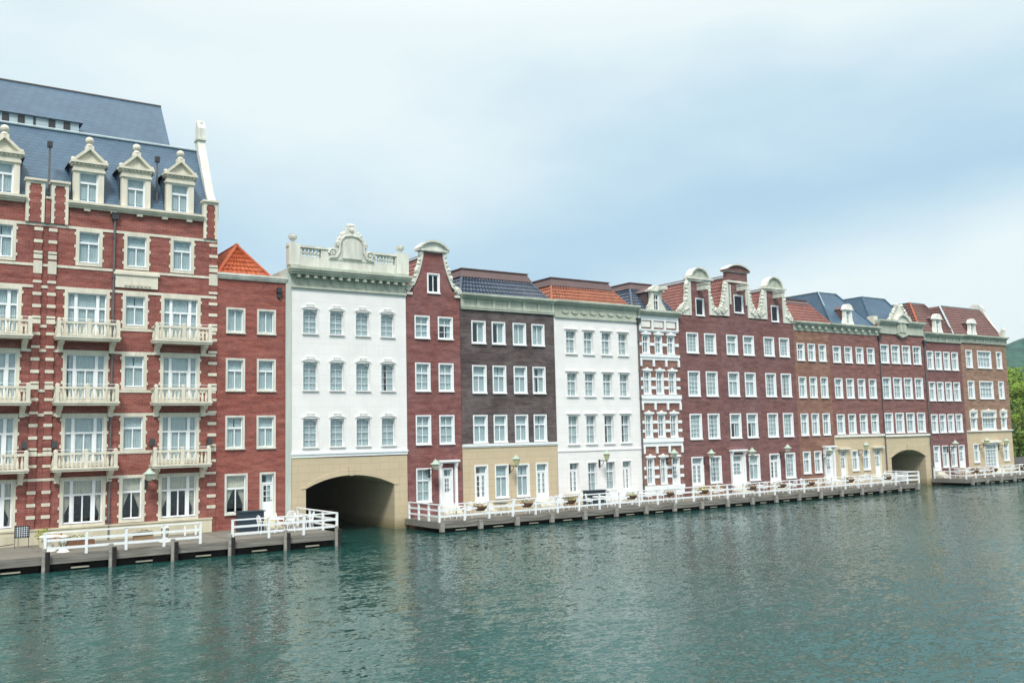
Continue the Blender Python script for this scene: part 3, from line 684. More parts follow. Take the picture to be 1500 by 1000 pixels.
# main slate slope and gable end
r = MB('slate'); x1_ = 14.86
r.poly([(XL, .12, 18.0), (x1_, .12, 18.0), (x1_, 3, 22.6), (XL, 3, 22.6)]); r.poly([(XL, 3, 22.6), (x1_, 3, 22.6), (x1_, 12, 22.3), (XL, 12, 22.3)]); r.poly([(x1_, .12, 18), (x1_, 12, 18), (x1_, 12, 22.3), (x1_, 3, 22.6)])
r.poly([(XL, .12, 18), (XL, 3, 22.6), (XL, 12, 22.3), (XL, 12, 18)])
r.mat('greymetal'); r.tube((XL, 2.96, 22.66), (x1_, 2.96, 22.66), .07, 6); r.build('roof', R)
g = MB('stone'); g.yz([(-.05, 18.97), (.35, 18.97), (.9, 19.6), (2.55, 22.6), (2.7, 23.1), (2.7, 24.0), (2.85, 24.25), (3.0, 24.5), (3.2, 24.25), (3.3, 24.0), (3.3, 22.8), (3.3, 22.2), (3.0, 22.0), (1.2, 18.95), (1.2, 17.9), (-.05, 17.9)], 14.62, 15.06)
g.box(14.56, 15.1, 2.6, 3.4, 23.25, 23.4); g.ball((14.84, 3.0, 24.35), .17, .17, .22, 8, 5); g.build('gable_coping', R)
def hotel_dormer(cx):
    d = MB('cream')
    for s in (-1, 1): d.box(cx + s * .605 - .135, cx + s * .605 + .135, .04, .42, 18.04, 19.72)
    d.box(cx - .78, cx + .78, -.04, .5, 19.72, 19.86); d.box(cx - .74, cx + .74, .0, .5, 19.86, 20.04)
    for k in range(8): x = cx - .7 + k * .2; d.box(x - .05, x + .05, -.10, -.001, 20.04, 20.12)
    d.box(cx - .84, cx + .84, -.02, .5, 20.04, 20.14); d.box(cx - .9, cx + .9, -.16, .5, 20.14, 20.26)
    d.xz([(cx - .7, 20.26), (cx + .7, 20.26), (cx, 20.95)], .06, .5)
    for s in (-1, 1):
        d.xz([(cx + s * .88, 20.26), (cx, 21.07), (cx, 20.9), (cx + s * .66, 20.27)][:: (1 if s < 0 else -1)], -.14, .5); d.ball((cx + s * .78, .05, 20.35), .13, .13, .11, 8, 4)
    d.box(cx - .2, cx + .2, -.06, .3, 20.92, 21.12); d.lathe([(.2, 0), (.12, .1), (.1, .16)], (cx, .1, 21.12), 10); d.ball((cx, .1, 21.42), .21, .21, .2, 12, 8)
    do = d.build('dormer', R)
    k = MB('slate'); k.poly([(cx - .78, .4, 18.4), (cx - .78, 2.2, 20.1), (cx - .78, .4, 20.1)]); k.poly([(cx + .78, .4, 18.4), (cx + .78, .4, 20.1), (cx + .78, 2.2, 20.1)])
    for s in (-1, 1): k.poly([(cx + s * .98, .4, 20.14), (cx, .4, 20.98), (cx, 2.5, 20.98), (cx + s * .98, 2.2, 20.14)])
    k.build('dormer_roof', do)
    p = MB('room'); p.poly([(cx - .6, .5, 18.05), (cx + .6, .5, 18.05), (cx + .6, .5, 19.8), (cx - .6, .5, 19.8)]); p.build('dormer_back', do)
    win(R, cx - .47, cx + .47, 18.1, 19.72, 'cas', 'full', 'white', .0, .1)
for cx in (-9.35, -5.8, -2.25, .9, 4.38, 8.33, 10.68, 12.98): hotel_dormer(cx)
for x in (6.5, 11.85): p = MB('pipe'); p.tube((x, .5, 18.6), (x, .5, 20.9), .05, 8); p.mat('darkmetal'); p.box(x - .12, x + .12, .38, .62, 20.9, 21.2); p.build('vent_pipe', R)
downpipe(R, 9.62, .6, 17.3)
# rear wing rising behind
R = thing('rear_wing', 'high plain slate roofed wing rising behind the left hotel roof', 'building', (4, 4.2, 0))
b = MB('hbrick'); b.box(-12.5, 13.4, 12.05, 26, -.3, 22.4); b.build('wall', R)
r = MB('slate'); X0, X1 = -12.55, 13.55
r.poly([(X0, 4.3, 22.62), (X1, 4.3, 22.62), (13.72, 8, 26.75), (X0, 8, 26.75)]); r.poly([(X0, 8, 26.75), (13.72, 8, 26.75), (13.6, 26, 26.0), (X0, 26, 26.0)])
r.poly([(X1, 4.3, 22.62), (X1, 26, 22.3), (13.6, 26, 26), (13.72, 8, 26.75)]); r.poly([(X0, 4.3, 22.62), (X0, 8, 26.75), (X0, 26, 26), (X0, 26, 22.3)]); r.poly([(X0, 26, 22.3), (X0, 26, 26), (13.6, 26, 26), (X1, 26, 22.3)])
r.mat('pipe'); r.tube((X0, 8, 26.78), (13.72, 8, 26.78), .07, 6); r.build('roof', R)
s = MB('greymetal'); s.box(X0, 8.4, 4.15, 4.6, 22.66, 23.6)
s.mat('darkmetal')
for k in range(27):
    x = X0 + .4 + k * .76; s.box(x, x + (.34 if k % 3 else .12), 4.12, 4.149, 22.7, 23.56)
s.mat('slate'); s.yz([(4.0, 23.6), (4.7, 23.85), (5.1, 23.6)], X0, 8.6); s.build('louvre_strip', R)

# ================================================================== HOUSE 2 narrow orange-red brick, hipped orange roof
R = thing('townhouse', 'narrow plain red brick house with a small pointed orange tile roof beside the hotel', 'house', (17, 0, 0))
H = []
for x0, x1 in ((15.55, 16.63), (17.31, 18.41)):
    H.append(win(R, x0, x1, 11.52, 12.99, 'two', 'full', 'stone', .1))
    for z0, z1 in ((8.27, 10.14), (5.06, 6.94)): H.append(win(R, x0, x1, z0, z1, 'cas', 'full', 'stone', .1))
H.append(win(R, 15.54, 16.82, 1.48, 3.74, 'cas', 'swag', 'stone', .1)); H.append(win(R, 17.5, 18.42, 1.18, 3.75, 'door', 'half', 'stone', .1))
house_shell(R, [(-.4, 15.05, 18.98), (14.62, 15.05, 18.98)], H, 'nbrick', 12)
b = MB('stone'); cornice(b, 15.07, 18.98, 14.6, 14.93, .2, 1.0); b.build('cornice', R)
r = MB('orange'); A, B_ = (15.1, .1, 14.93), (18.1, .1, 14.93); ap = (16.55, 1.4, 16.85); bk = (16.55, 11, 16.85)
r.tiles(A, B_, ap, ap, col=.3, row=.3, lift=.05, amp=.04); r.tiles((15.1, 11, 14.93), A, ap, bk, col=.3, row=.3, lift=.05, amp=.04); r.tiles(B_, (18.1, 11, 14.93), bk, ap, col=.3, row=.3, lift=.05, amp=.04)
for p in (A, B_): r.tube(p, ap, .11, 7)
r.tube(ap, bk, .12, 7); r.ball(ap, .16, .16, .14); r.build('roof', R)
stoop(R, 17.5, 18.42, 1.18, .6, 'base')
p = MB('darkmetal'); p.box(18.45, 18.72, -.2, -.004, 14.0, 14.3); p.box(18.5, 18.68, -.15, -.004, 13.7, 14.0); p.build('rainwater_head', R)

# ================================================================== HOUSE 3 white render with the canal arch
def bigarch(root, x0, x1, a0, a1, zs, zc, ztop, mat, depth, zb=-.5, band=True):
    w = MB(mat); n = 18; cx = (a0 + a1) / 2; pts = arc(a0, a1, zs, zc - zs, n)
    w.poly([(x0, 0, zb), (a0, 0, zb), (a0, 0, ztop), (x0, 0, ztop)]); w.poly([(a1, 0, zb), (x1, 0, zb), (x1, 0, ztop), (a1, 0, ztop)])
    for (p, z), (q, zz) in zip(pts, pts[1:]): w.poly([(p, 0, z), (q, 0, zz), (q, 0, ztop), (p, 0, ztop)])
    w.poly([(a0, 0, zb), (a0, depth, zb), (a0, depth, zs), (a0, 0, zs)]); w.poly([(a1, 0, zb), (a1, 0, zs), (a1, depth, zs), (a1, depth, zb)])
    for (p, z), (q, zz) in zip(pts, pts[1:]): w.poly([(p, 0, z), (p, depth, z), (q, depth, zz), (q, 0, zz)])
    # raised voussoir ring and keystone
    outer = arc(a0 - .28, a1 + .28, zs, zc - zs + .32, n)
    for (p, z), (q, zz), (p2, z2), (q2, zz2) in zip(pts, pts[1:], outer, outer[1:]): w.xz([(p, z), (q, zz), (q2, zz2), (p2, z2)], -.035, -.001)
    w.xz([(cx - .12, zc - .03), (cx + .12, zc - .03), (cx + .2, zc + .5), (cx - .2, zc + .5)], -.08, -.036)
    w.box(x0, x0 + .012, 0, depth, zb, ztop); w.box(x1 - .012, x1, 0, depth, zb, ztop)
    w.build('ground_storey', root)
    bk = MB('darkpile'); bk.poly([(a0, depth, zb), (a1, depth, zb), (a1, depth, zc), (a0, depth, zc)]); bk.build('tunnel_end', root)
R = thing('townhouse', 'white house with arched windows and carved balustrade crest above the near canal arch', 'house', (23, 0, 0))
H = []
for x0, x1 in ((20.02, 21.0), (21.7, 22.66), (23.37, 24.35), (25.04, 26.03)):
    for z0, z1 in ((11.66, 13.2), (8.33, 10.10), (5.02, 6.78)): H.append(win(R, x0, x1, z0, z1, 'arch', 'full', 'stucco', .035))
w = MB('stucco'); wall(w, [(4.62, 19.33, 26.81), (14.4, 19.33, 26.81)], H)
w.poly([(19.345, 0, 4.6), (19.345, 0, 15.5), (19.345, 12, 15.5), (19.345, 12, 4.6)]); w.poly([(26.8, 0, 4.6), (26.8, 12, 4.6), (26.8, 12, 15.5), (26.8, 0, 15.5)]); w.poly([(19.345, 12, 4.6), (19.345, 12, 15.5), (26.8, 12, 15.5), (26.8, 12, 4.6)])
w.mat('room'); w.box(19.36, 26.79, .02, 11.9, 4.62, 4.75); w.box(19.36, 26.79, .35, 11.9, 7.6, 7.7); w.box(19.36, 26.79, .35, 11.9, 10.9, 11.0); w.box(19.36, 26.79, .05, 11.9, 15.3, 15.45)
w.build('wall', R)
for x0, x1 in ((20.02, 21.0), (21.7, 22.66), (23.37, 24.35), (25.04, 26.03)):
    for z1 in (13.2, 10.10, 6.78):
        t = MB('stucco')
        pts = arc(x0 - .05, x1 + .05, z1 - .03, .13, 8)
        for (a, b), (c, d) in zip(pts, pts[1:]): t.xz([(a, b), (c, d), (c, d + .06), (a, b + .06)], -.07, -.001)
        cx = (x0 + x1) / 2; t.xz([(cx - .12, z1 + .12), (cx + .12, z1 + .12), (cx + .17, z1 + .22), (cx - .17, z1 + .22)], -.05, -.002); t.box(cx - .24, cx + .24, -.07, -.001, z1 + .22, z1 + .26); t.build('window_hood', R)
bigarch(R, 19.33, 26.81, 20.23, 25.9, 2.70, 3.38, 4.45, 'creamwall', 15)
t = MB('white'); t.box(19.3, 26.83, -.10, -.001, 4.66, 4.78); t.box(19.33, 26.81, -.05, -.002, 4.5, 4.66); t.build('string_course', R)
t = MB('greypipe'); t.box(18.99, 19.32, -.08, 12, -.4, 15.45); t.build('corner_pilaster', R)
c = MB('sage'); c.box(19.33, 26.81, -.06, .25, 14.38, 15.16); c.box(19.3, 26.83, -.12, .25, 14.38, 14.5)
modillions(c, 19.4, 26.75, 14.98, 15.17, .40, 14, .2)
for k in range(10): x = 19.6 + k * .74; c.box(x, x + .5, -.09, -.061, 14.6, 14.94)
c.box(19.2, 26.94, -.45, .25, 15.17, 15.3); c.box(19.12, 27.0, -.55, .25, 15.3, 15.42); c.box(19.08, 27.04, -.62, .3, 15.42, 15.54); c.box(19.2, 26.9, -.3, .3, 15.54, 15.68); c.build('cornice', R)
c = MB('stone')
c.box(19.16, 26.95, -.12, .25, 15.68, 16.24)
for x0, x1 in ((19.16, 19.88), (21.16, 24.75), (26.07, 26.95)): c.box(x0, x1, -.10, .22, 16.24, 16.8)
c.box(19.1, 27.0, -.17, .27, 16.8, 16.93)
for x0, x1 in ((19.1, 19.85), (26.1, 27.0)): c.box(x0 + .04, x1 - .04, -.20, .30, 15.72, 17.02)
prof = [(.05, 0), (.09, .05), (.05, .12), (.12, .28), (.06, .42), (.09, .5), (.09, .56)]
for x0 in (19.98, 24.87):
    for k in range(5): c.lathe(prof, (x0 + .11 + k * .23, .05, 16.24), 8)
c.build('balustrade', R)
for x in (19.45, 26.48): u = MB('stone'); u.lathe([(.13, 0), (.13, .05), (.06, .12), (.1, .2), (.24, .34), (.27, .5), (.2, .54), (.22, .58), (.05, .62)], (x, .05, 16.96), 12); u.build('urn', R)
c = MB('stone'); X = 23.1
half = [(1.5, 16.24), (1.42, 16.32), (1.15, 16.42), (.95, 16.7), (.92, 17.0), (1.02, 17.12), (.88, 17.3), (.78, 17.62), (.55, 17.86), (.36, 17.98), (.3, 18.25), (.2, 18.42)]
c.xz([(X - a, b) for a, b in half[::1]][::-1][::-1] and [(X - a, b) for a, b in half] + [(X + a, b) for a, b in half[::-1]], -.16, .2)
c.xz([(X - .62, 16.35), (X + .62, 16.35), (X + .62, 17.3), (X + .3, 17.52), (X, 17.58), (X - .3, 17.52), (X - .62, 17.3)], -.26, -.161)
for s in (-1, 1):
    volute(c, X + s * 1.2, 16.62, .3, -.2, .16, s); volute(c, X + s * .9, 17.2, .16, -.2, .14, s)
    c.path([(X + s * 1.45, -.2, 16.35), (X + s * 1.0, -.2, 16.4), (X + s * .8, -.2, 16.75), (X + s * .78, -.2, 17.2), (X + s * .68, -.2, 17.5), (X + s * .45, -.2, 17.72), (X, -.2, 17.8)], .07, 6)
    lumps(c, [(X + s * .95, 17.1), (X + s * .7, 17.75), (X + s * .35, 18.0)], -.14, .1, .16, random.Random(5))
c.ball((X, 0, 18.42), .3, .22, .16, 10, 5); c.ball((X, -.1, 18.15), .2, .18, .22, 8, 5, .1); c.build('carved_crest', R)

# ================================================================== HOUSE 4 crimson bell gable
R = thing('townhouse', 'narrow crimson brick house with one tall bell gable between white and dark brick houses', 'house', (28.8, 0, 0))
H = []
for x0, x1, cs in ((27.41, 28.49, ('full', 'full', 'full')), (29.09, 30.19, ('gap', 'full', 'full'))):
    for (z0, z1), cu in zip(((11.69, 13.18), (8.35, 10.19), (5.01, 6.89)), cs): H.append(win(R, x0, x1, z0, z1, 'g22', cu if cu != 'gap' else 'top'))
H.append(win(R, 27.39, 28.46, 1.45, 3.6, 'g22', 'full')); H.append(win(R, 29.25, 30.02, 1.18, 3.55, 'door', 'full'))
H.append(win(R, 28.35, 29.27, 14.63, 15.96, 'two', 'dark'))
cl = [(14.55, 27.0, 30.62), (14.9, 27.35, 30.2), (15.52, 27.68, 29.9), (16.04, 27.85, 29.76), (16.57, 27.98, 29.64), (17.1, 28.06, 29.58), (17.35, 28.1, 29.56)]
house_shell(R, [(-.4, 26.83, 30.74), (14.4, 26.83, 30.74)] , [h for h in H if h[3] < 14.3], 'rbrick', 12, roofz=14.5)
w = MB('rbrick'); wall(w, [(14.4, 26.83, 30.74), (14.55, 26.83, 30.74)] + [(z + .001, a, b) for z, a, b in cl], [H[-1]]); w.build('gable', R)
door_case(R, 29.0, 30.3, 1.18, 4.05); stoop(R, 29.1, 30.2)
g = MB('stone')
lc = [(26.85, 14.62), (26.95, 14.95), (27.22, 15.1), (27.42, 15.5), (27.58, 15.9), (27.74, 16.4), (27.86, 16.9), (27.92, 17.35)]
rc = [(57.6 - x, z) for x, z in lc]
for cv, s in ((lc, 1), (rc, -1)):
    inner = [(x + s * .20, z + .02) for x, z in cv]
    for (a, b), (c, d), (p, q), (u, v) in zip(cv, cv[1:], inner, inner[1:]): g.xz([(a, b), (p, q), (u, v), (c, d)][::s], -.07, .3)
    lumps(g, cv[1:], -.1, .13, .24, random.Random(3 + s))
    volute(g, cv[0][0] + s * .12, 14.88, .22, -.14, .14, s)
    g.box(min(cv[0][0], cv[0][0] + s * .4), max(cv[0][0], cv[0][0] + s * .4), -.12, .3, 14.48, 14.62)
g.box(27.9, 29.75, -.13, .35, 17.32, 17.5); seg_cap(g, 27.66, 29.95, 17.5, .60, -.26, .45, .13, 'stone'); g.build('gable_carving', R)
gable_roof(R, 26.9, 30.7, 28.8, 14.5, 17.3, .25, 11)

# ================================================================== HOUSE 5 dark brick
R = thing('townhouse', 'dark purple-brown brick house with blue-black tiled roof and cream ground floor', 'house', (34.5, 0, 0))
H = []
for i, (x0, x1) in enumerate(((31.6, 32.7), (33.18, 34.25), (34.86, 35.94), (36.41, 37.49))):
    H.append(win(R, x0, x1, 11.52, 13.06, 'two', ('half', 'half', 'full', 'full')[i])); H.append(win(R, x0, x1, 8.26, 10.13, 'cas', 'gap' if i == 3 else 'full')); H.append(win(R, x0, x1, 5.02, 6.88, 'cas', 'full'))
H2 = [win(R, 31.64, 32.67, 1.18, 3.64, 'ddoor', 'half'), win(R, 33.2, 34.27, 1.4, 3.63, 'cas', 'full'), win(R, 34.9, 35.95, 1.4, 3.61, 'cas', 'full'), win(R, 36.48, 37.5, 1.18, 3.62, 'ddoor', 'full')]
H2[0] = H2[0]
house_shell(R, [(4.95, 30.76, 38.34), (14.6, 30.76, 38.34)], H, 'dbrick', 12)
w = MB('creamwall'); wall(w, [(-.4, 30.76, 38.34), (4.95, 30.76, 38.34)], H2); w.box(30.76, 30.772, 0, 12, -.4, 4.95); w.box(38.328, 38.34, 0, 12, -.4, 4.95); w.build('ground_storey', R)
for x in (31.64, 36.48): stoop(R, x, x + 1.03)
t = MB('white'); t.box(30.76, 38.36, -.10, -.001, 4.86, 5.0); t.box(30.76, 38.35, -.06, -.002, 4.78, 4.86); t.build('string_course', R)
def frieze(root, x0, x1, z0, z1, zc, n, mat='sage', proj=.42, panel=True):
    c = MB(mat); c.box(x0, x1, -.05, .3, z0, zc - .004); c.box(x0, x1, -.13, .3, z0, z0 + .12); c.box(x0, x1, -.16, .3, z0 + .12, z0 + .16)
    for k in range(n + 1): x = x0 + .1 + (x1 - x0 - .2) * k / n; c.box(x - .1, x + .1, -.12, -.051, z0 + .16, zc)
    cornice(c, x0 + .02, x1 - .02, zc, z1, proj); return c.build('cornice', root)
frieze(R, 30.8, 38.36, 13.78, 14.82, 14.5, 6)
frustum(R, 30.85, 38.1, .1, 9, 14.8, 31.6, 37.1, 1.1, 8, 16.2, 'slatetile', True, .5)

# ================================================================== HOUSE 6 white with orange mansard
R = thing('townhouse', 'plain white rendered house with an orange tiled mansard roof and swagged sage frieze', 'house', (42, 0, 0))
H = []
for i, (x0, x1) in enumerate(((39.27, 40.32), (40.85, 41.89), (42.5, 43.52), (44.07, 45.09))):
    for z0, z1 in ((11.06, 12.8), (8.07, 9.83), (4.73, 6.85)): H.append(win(R, x0, x1, z0, z1, 'g22', 'full', 'stucco', .08))
H += [win(R, 39.3, 40.22, 1.18, 3.56, 'ddoor', 'full', 'stucco', .06), win(R, 40.87, 41.85, 1.4, 3.55, 'g22', 'full', 'stucco', .08), win(R, 42.52, 43.5, 1.45, 3.55, 'g22', 'full', 'stucco', .08), win(R, 44.1, 45.0, 1.18, 3.54, 'ddoor', 'half', 'stucco', .06)]
house_shell(R, [(-.4, 38.36, 46.02), (14.5, 38.36, 46.02)], H, 'stucco', 12)
for x in (39.3, 44.1): stoop(R, x, x + .92)
t = MB('stucco'); t.box(38.4, 46.0, -.05, -.001, 4.3, 4.4); t.build('string_course', R)
for i, (x0, x1) in enumerate(((39.27, 40.32), (40.85, 41.89), (42.5, 43.52), (44.07, 45.09))):
    for z0, z1 in ((11.06, 12.8), (8.07, 9.83), (4.73, 6.85)): t = MB('stucco'); t.box(x0 - .06, x1 + .06, -.12, -.001, z1 + .03, z1 + .1); t.build('window_hood', R)
c = MB('sage'); c.box(38.45, 46.05, -.06, .3, 13.62, 14.5); c.box(38.42, 46.08, -.12, .3, 13.62, 13.74)
for k in range(8):
    x = 39.3 + k * .83
    pts = [(x + .26 * math.cos(a), -.09, 14.12 + .15 * math.sin(a)) for a in [math.pi * (1.0 + i / 8) for i in range(9)]]
    c.path(pts, .05, 5); c.ball((x, -.08, 14.1), .12, .05, .1, 8, 4)
cornice(c, 38.45, 46.05, 14.5, 14.86, .42); c.build('cornice', R)
frustum(R, 38.3, 45.3, .1, 9, 14.85, 39.0, 44.5, 1.1, 8, 16.12, 'orangetile', True, .52)

# ================================================================== HOUSE 7 striped ornate
R = thing('townhouse', 'narrow brick house striped with white stone bands and a tiny gabled dormer', 'house', (48.1, 0, 0))
H = []; cx3 = ((46.44, 47.18), (47.7, 48.45), (48.97, 49.72))
for i, (x0, x1) in enumerate(cx3):
    H.append(win(R, x0, x1, 11.32, 12.76, 'g22', 'full', 'white', .06)); H.append(win(R, x0, x1, 8.29, 10.03, 'g22', 'full', 'white', .06)); H.append(win(R, x0, x1, 5.08, 6.83, 'g22', 'half' if i else 'full', 'white', .06))
H += [win(R, 46.47, 47.18, 1.64, 3.62, 'g22', 'full', 'white', .06), win(R, 47.8, 48.45, 1.64, 3.6, 'g22', 'full', 'white', .06), win(R, 48.97, 49.75, 1.18, 3.6, 'door', 'full', 'white', .06)]
house_shell(R, [(-.4, 46.04, 50.18), (14.5, 46.04, 50.18)], H, 'obrick', 12)
t = MB('white'); a, b_ = 46.12, 50.14
for z0, z1, d in ((10.88, 11.3, .13), (7.66, 8.26, .15), (4.46, 5.06, .15), (1.0, 1.6, .12), (13.0, 13.2, .12)):
    t.box(a, b_, -d * .5, -.001, z0, z0 + (z1 - z0) * .5); t.box(a - .02, b_ + .02, -d, -.002, z0 + (z1 - z0) * .5, z1)
xs = [(46.1, 46.38), (47.22, 47.66), (48.49, 48.93), (49.78, 50.16)]
for zb in (1.18, 4.55, 7.75, 11.0):
    for f in (.95, 1.6) if zb != 11.0 else (.95,):
        for x0, x1 in xs: t.box(x0, x1, -.05, -.001, zb + f, zb + f + .22)
for z1 in (3.62, 6.83, 10.03, 12.76):
    for x0, x1 in cx3: lintel(t, x0, x1, z1 + .02)
for z0, z1 in ((3.95, 4.46), (7.15, 7.66), (10.4, 10.88), (13.2, 14.2)):
    for x in (46.16, 47.42, 48.68, 49.98): t.box(x, x + .16, -.12, -.001, z0, z1)
t.box(a, b_, -.1, -.003, 13.84, 14.2)
t.build('stone_trim', R)
t = MB('whitestone')
for x0, x1 in cx3: t.box(x0 - .02, x1 + .12, -.05, -.001, 13.34, 13.78)
t.build('frieze_panels', R)
c = MB('sage'); cornice(c, 46.1, 50.2, 14.2, 14.62, .45); c.build('cornice', R)
d = MB('stone'); cxd = 48.1
half = [(.86, 14.62), (.84, 14.85), (.78, 15.0), (.6, 15.2), (.52, 15.6), (.55, 16.1)]
for s in (-1, 1):
    outer = [(cxd + s * x, z) for x, z in half]; inn = [(cxd + s * .27, 16.1), (cxd + s * .27, 14.62)]
    pts = outer + inn; d.xz(pts if s > 0 else pts[::-1], .0, .3); lumps(d, outer[:4], -.02, .08, .16, random.Random(8))
d.box(cxd - .3, cxd + .3, 0, .3, 15.9, 16.1); d.box(cxd - .7, cxd + .7, -.12, .5, 16.1, 16.24); d.xz(arc(cxd - .6, cxd + .6, 16.24, .32, 8), -.08, .4); d.box(cxd + .1, cxd + .5, -.7, -.0, 16.2, 16.45)
do = d.build('dormer', R); win(R, cxd - .27, cxd + .27, 14.64, 15.9, 'g22', 'dark', 'white', .0, .08)
k = MB('brownmetal'); k.box(cxd - .5, cxd + .5, .45, 3.5, 14.7, 16.05); k.poly([(cxd - .62, .3, 16.12), (cxd, .3, 16.5), (cxd, 3.5, 16.5), (cxd - .62, 3.5, 16.12)]); k.poly([(cxd + .62, .3, 16.12), (cxd + .62, 3.5, 16.12), (cxd, 3.5, 16.5), (cxd, .3, 16.5)]); k.build('dormer_body', do)
frustum(R, 45.9, 50.1, .3, 9, 14.62, 47.4, 49.8, 2.2, 8, 16.62, 'slatetile', True, .42)
downpipe(R, 46.06, .7, 13.6, True)

# ================================================================== HOUSES 8-10 triple gables
def gable_house(x0, x1, mat, label, wins, gx, bx0, bx1, zneck, capz, kind, att, lc, rc, hz, seed, case=None):
    R = thing('townhouse', label, 'house', ((x0 + x1) / 2, 0, 0)); H = []
    for a, b, ks in wins:
        for (z0, z1), k, cu in zip(((11.49, 13.13), (8.15, 10.14), (4.85, 6.85), ks[3]), ks[0], ks[1]): H.append(win(R, a, b, z0, z1, k, cu, 'white', .09))
    house_shell(R, [(-.4, x0, x1), (14.4, x0, x1)], H, mat, 12, roofz=14.45)
    w = MB(mat); h = win(R, att[0], att[1], att[2], att[3], 'none', 'dark', 'white', .06)
    wall(w, [(14.4, x0, x1), (14.5, x0, x1), (14.501, bx0 - .15, bx1 + .15), (zneck, bx0 - .15, bx1 + .15)], [h]); w.build('gable', R)
    g = MB('stone')
    for cv, s, ix in ((lc, 1, bx0), (rc, -1, bx1)):
        pts = [(ix, cv[0][1] - .35)] + [(ix, cv[-1][1])] + cv[::-1] + [(cv[0][0], cv[0][1] - .35)]
        g.xz(pts if s < 0 else pts[::-1], -.07, .3); g.mat('stone'); lumps(g, cv, -.1, .15, .25, random.Random(seed + s)); lumps(g, [(cv[0][0] + s * .3, cv[0][1] - .15), (ix - s * .25, cv[0][1] + .25)], -.16, .1, .2, random.Random(seed + s))
        volute(g, cv[0][0] + s * .3, cv[0][1] + .0, .24, -.14, .14, s)
    g.mat('stone')
    if kind == 0:
        g.box(bx0 - .25, bx1 + .25, -.12, .35, zneck - .1, zneck + .06); g.box(bx0 - .42, bx1 + .42, -.24, .42, zneck + .06, zneck + .2)
        seg_cap(g, bx0 - .05, bx1 + .05, zneck + .3, capz - zneck - .3, -.2, .5, .12, 'sage')
        g.mat('sage'); g.box(bx0 - .04, bx1 + .04, -.04, .4, zneck + .2, zneck + .36)
    else:
        g.box(bx0 - .15, bx1 + .15, -.12, .35, zneck - .1, zneck + .05)
        g.mat(mat); g.box(bx0 - .08, bx1 + .08, -.05, .35, zneck + .05, zneck + .75); g.mat('stone'); g.box(bx0 - .2, bx1 + .2, -.13, .4, zneck + .75, zneck + .87)
        seg_cap(g, bx0 - .32, bx1 + .32, zneck + .95, capz - zneck - .95, -.26, .5, .13, mat)
        g.mat('stone')
        for x in (bx0 + .12, bx1 - .22): g.box(x, x + .12, -.1, -.001, 15.6, zneck - .3)
    g.build('gable_carving', R)
    hoist(R, gx, hz, -.95, .3)
    return R
L1 = [(50.3, 14.82), (50.72, 15.15), (51.1, 15.5), (51.25, 16.2), (51.28, 16.8), (51.42, 17.3)]
R1 = [(54.78, 14.95), (54.2, 15.15), (53.92, 15.75), (53.76, 16.4), (53.72, 17.25)]
L2 = [(54.8, 14.98), (55.2, 15.7), (55.45, 16.55), (55.62, 17.35)]; R2 = [(59.1, 14.95), (58.62, 15.7), (58.38, 16.6), (58.2, 17.4)]
L3 = [(59.12, 14.95), (59.68, 15.6), (59.95, 16.5), (60.15, 17.1)]; R3 = [(63.55, 14.75), (62.95, 15.4), (62.62, 16.2), (62.5, 17.1)]
g0 = (1.45, 3.57)
R = gable_house(50.18, 54.8, 'tbrick', 'wine red gabled house with white half-round cap, leftmost of the three joined gables', [(51.0, 52.28, (('fine',) * 3 + ('ddoor',), ('full',) * 4, 0, (1.18, 3.57))), (52.94, 54.22, (('fine',) * 4, ('full',) * 4, 0, g0))], 52.52, 51.68, 53.62, 17.28, 18.33, 0, (52.16, 53.08, 14.45, 15.88), L1, R1, 16.45, 10)
gable_roof(R, 50.2, 54.8, 52.65, 14.45, 17.45, .25, 11); stoop(R, 51.0, 52.28)
R = gable_house(54.8, 59.1, 'tbrick2', 'tallest wine red gabled house, brick inside its cap, middle of the three joined gables', [(55.4, 56.67, (('cas',) * 3 + ('door',), ('full', 'full', 'top', 'full'), 0, (1.18, 3.6))), (57.33, 58.6, (('cas',) * 4, ('full', 'full', 'top', 'full'), 0, g0))], 57.02, 55.88, 58.06, 17.5, 18.95, 1, (56.48, 57.56, 14.9, 16.42), L2, R2, 16.72, 20)
gable_roof(R, 54.8, 59.1, 57.0, 14.45, 18.1, .25, 11); stoop(R, 55.4, 56.7); door_case(R, 55.25, 56.85, 1.18, 4.0)
R = gable_house(59.1, 63.6, 'tbrick', 'lower wine red gabled house with white half-round cap, rightmost of the three joined gables', [(59.78, 61.05, (('fine',) * 3 + ('ddoor',), ('full',) * 4, 0, (1.18, 3.56))), (61.68, 62.94, (('fine',) * 4, ('full',) * 4, 0, g0))], 61.36, 60.38, 62.34, 17.1, 18.26, 0, (60.9, 61.82, 14.4, 15.82), L3, R3, 16.4, 30)
gable_roof(R, 59.1, 63.6, 61.35, 14.45, 17.3, .25, 11); stoop(R, 59.78, 61.0)

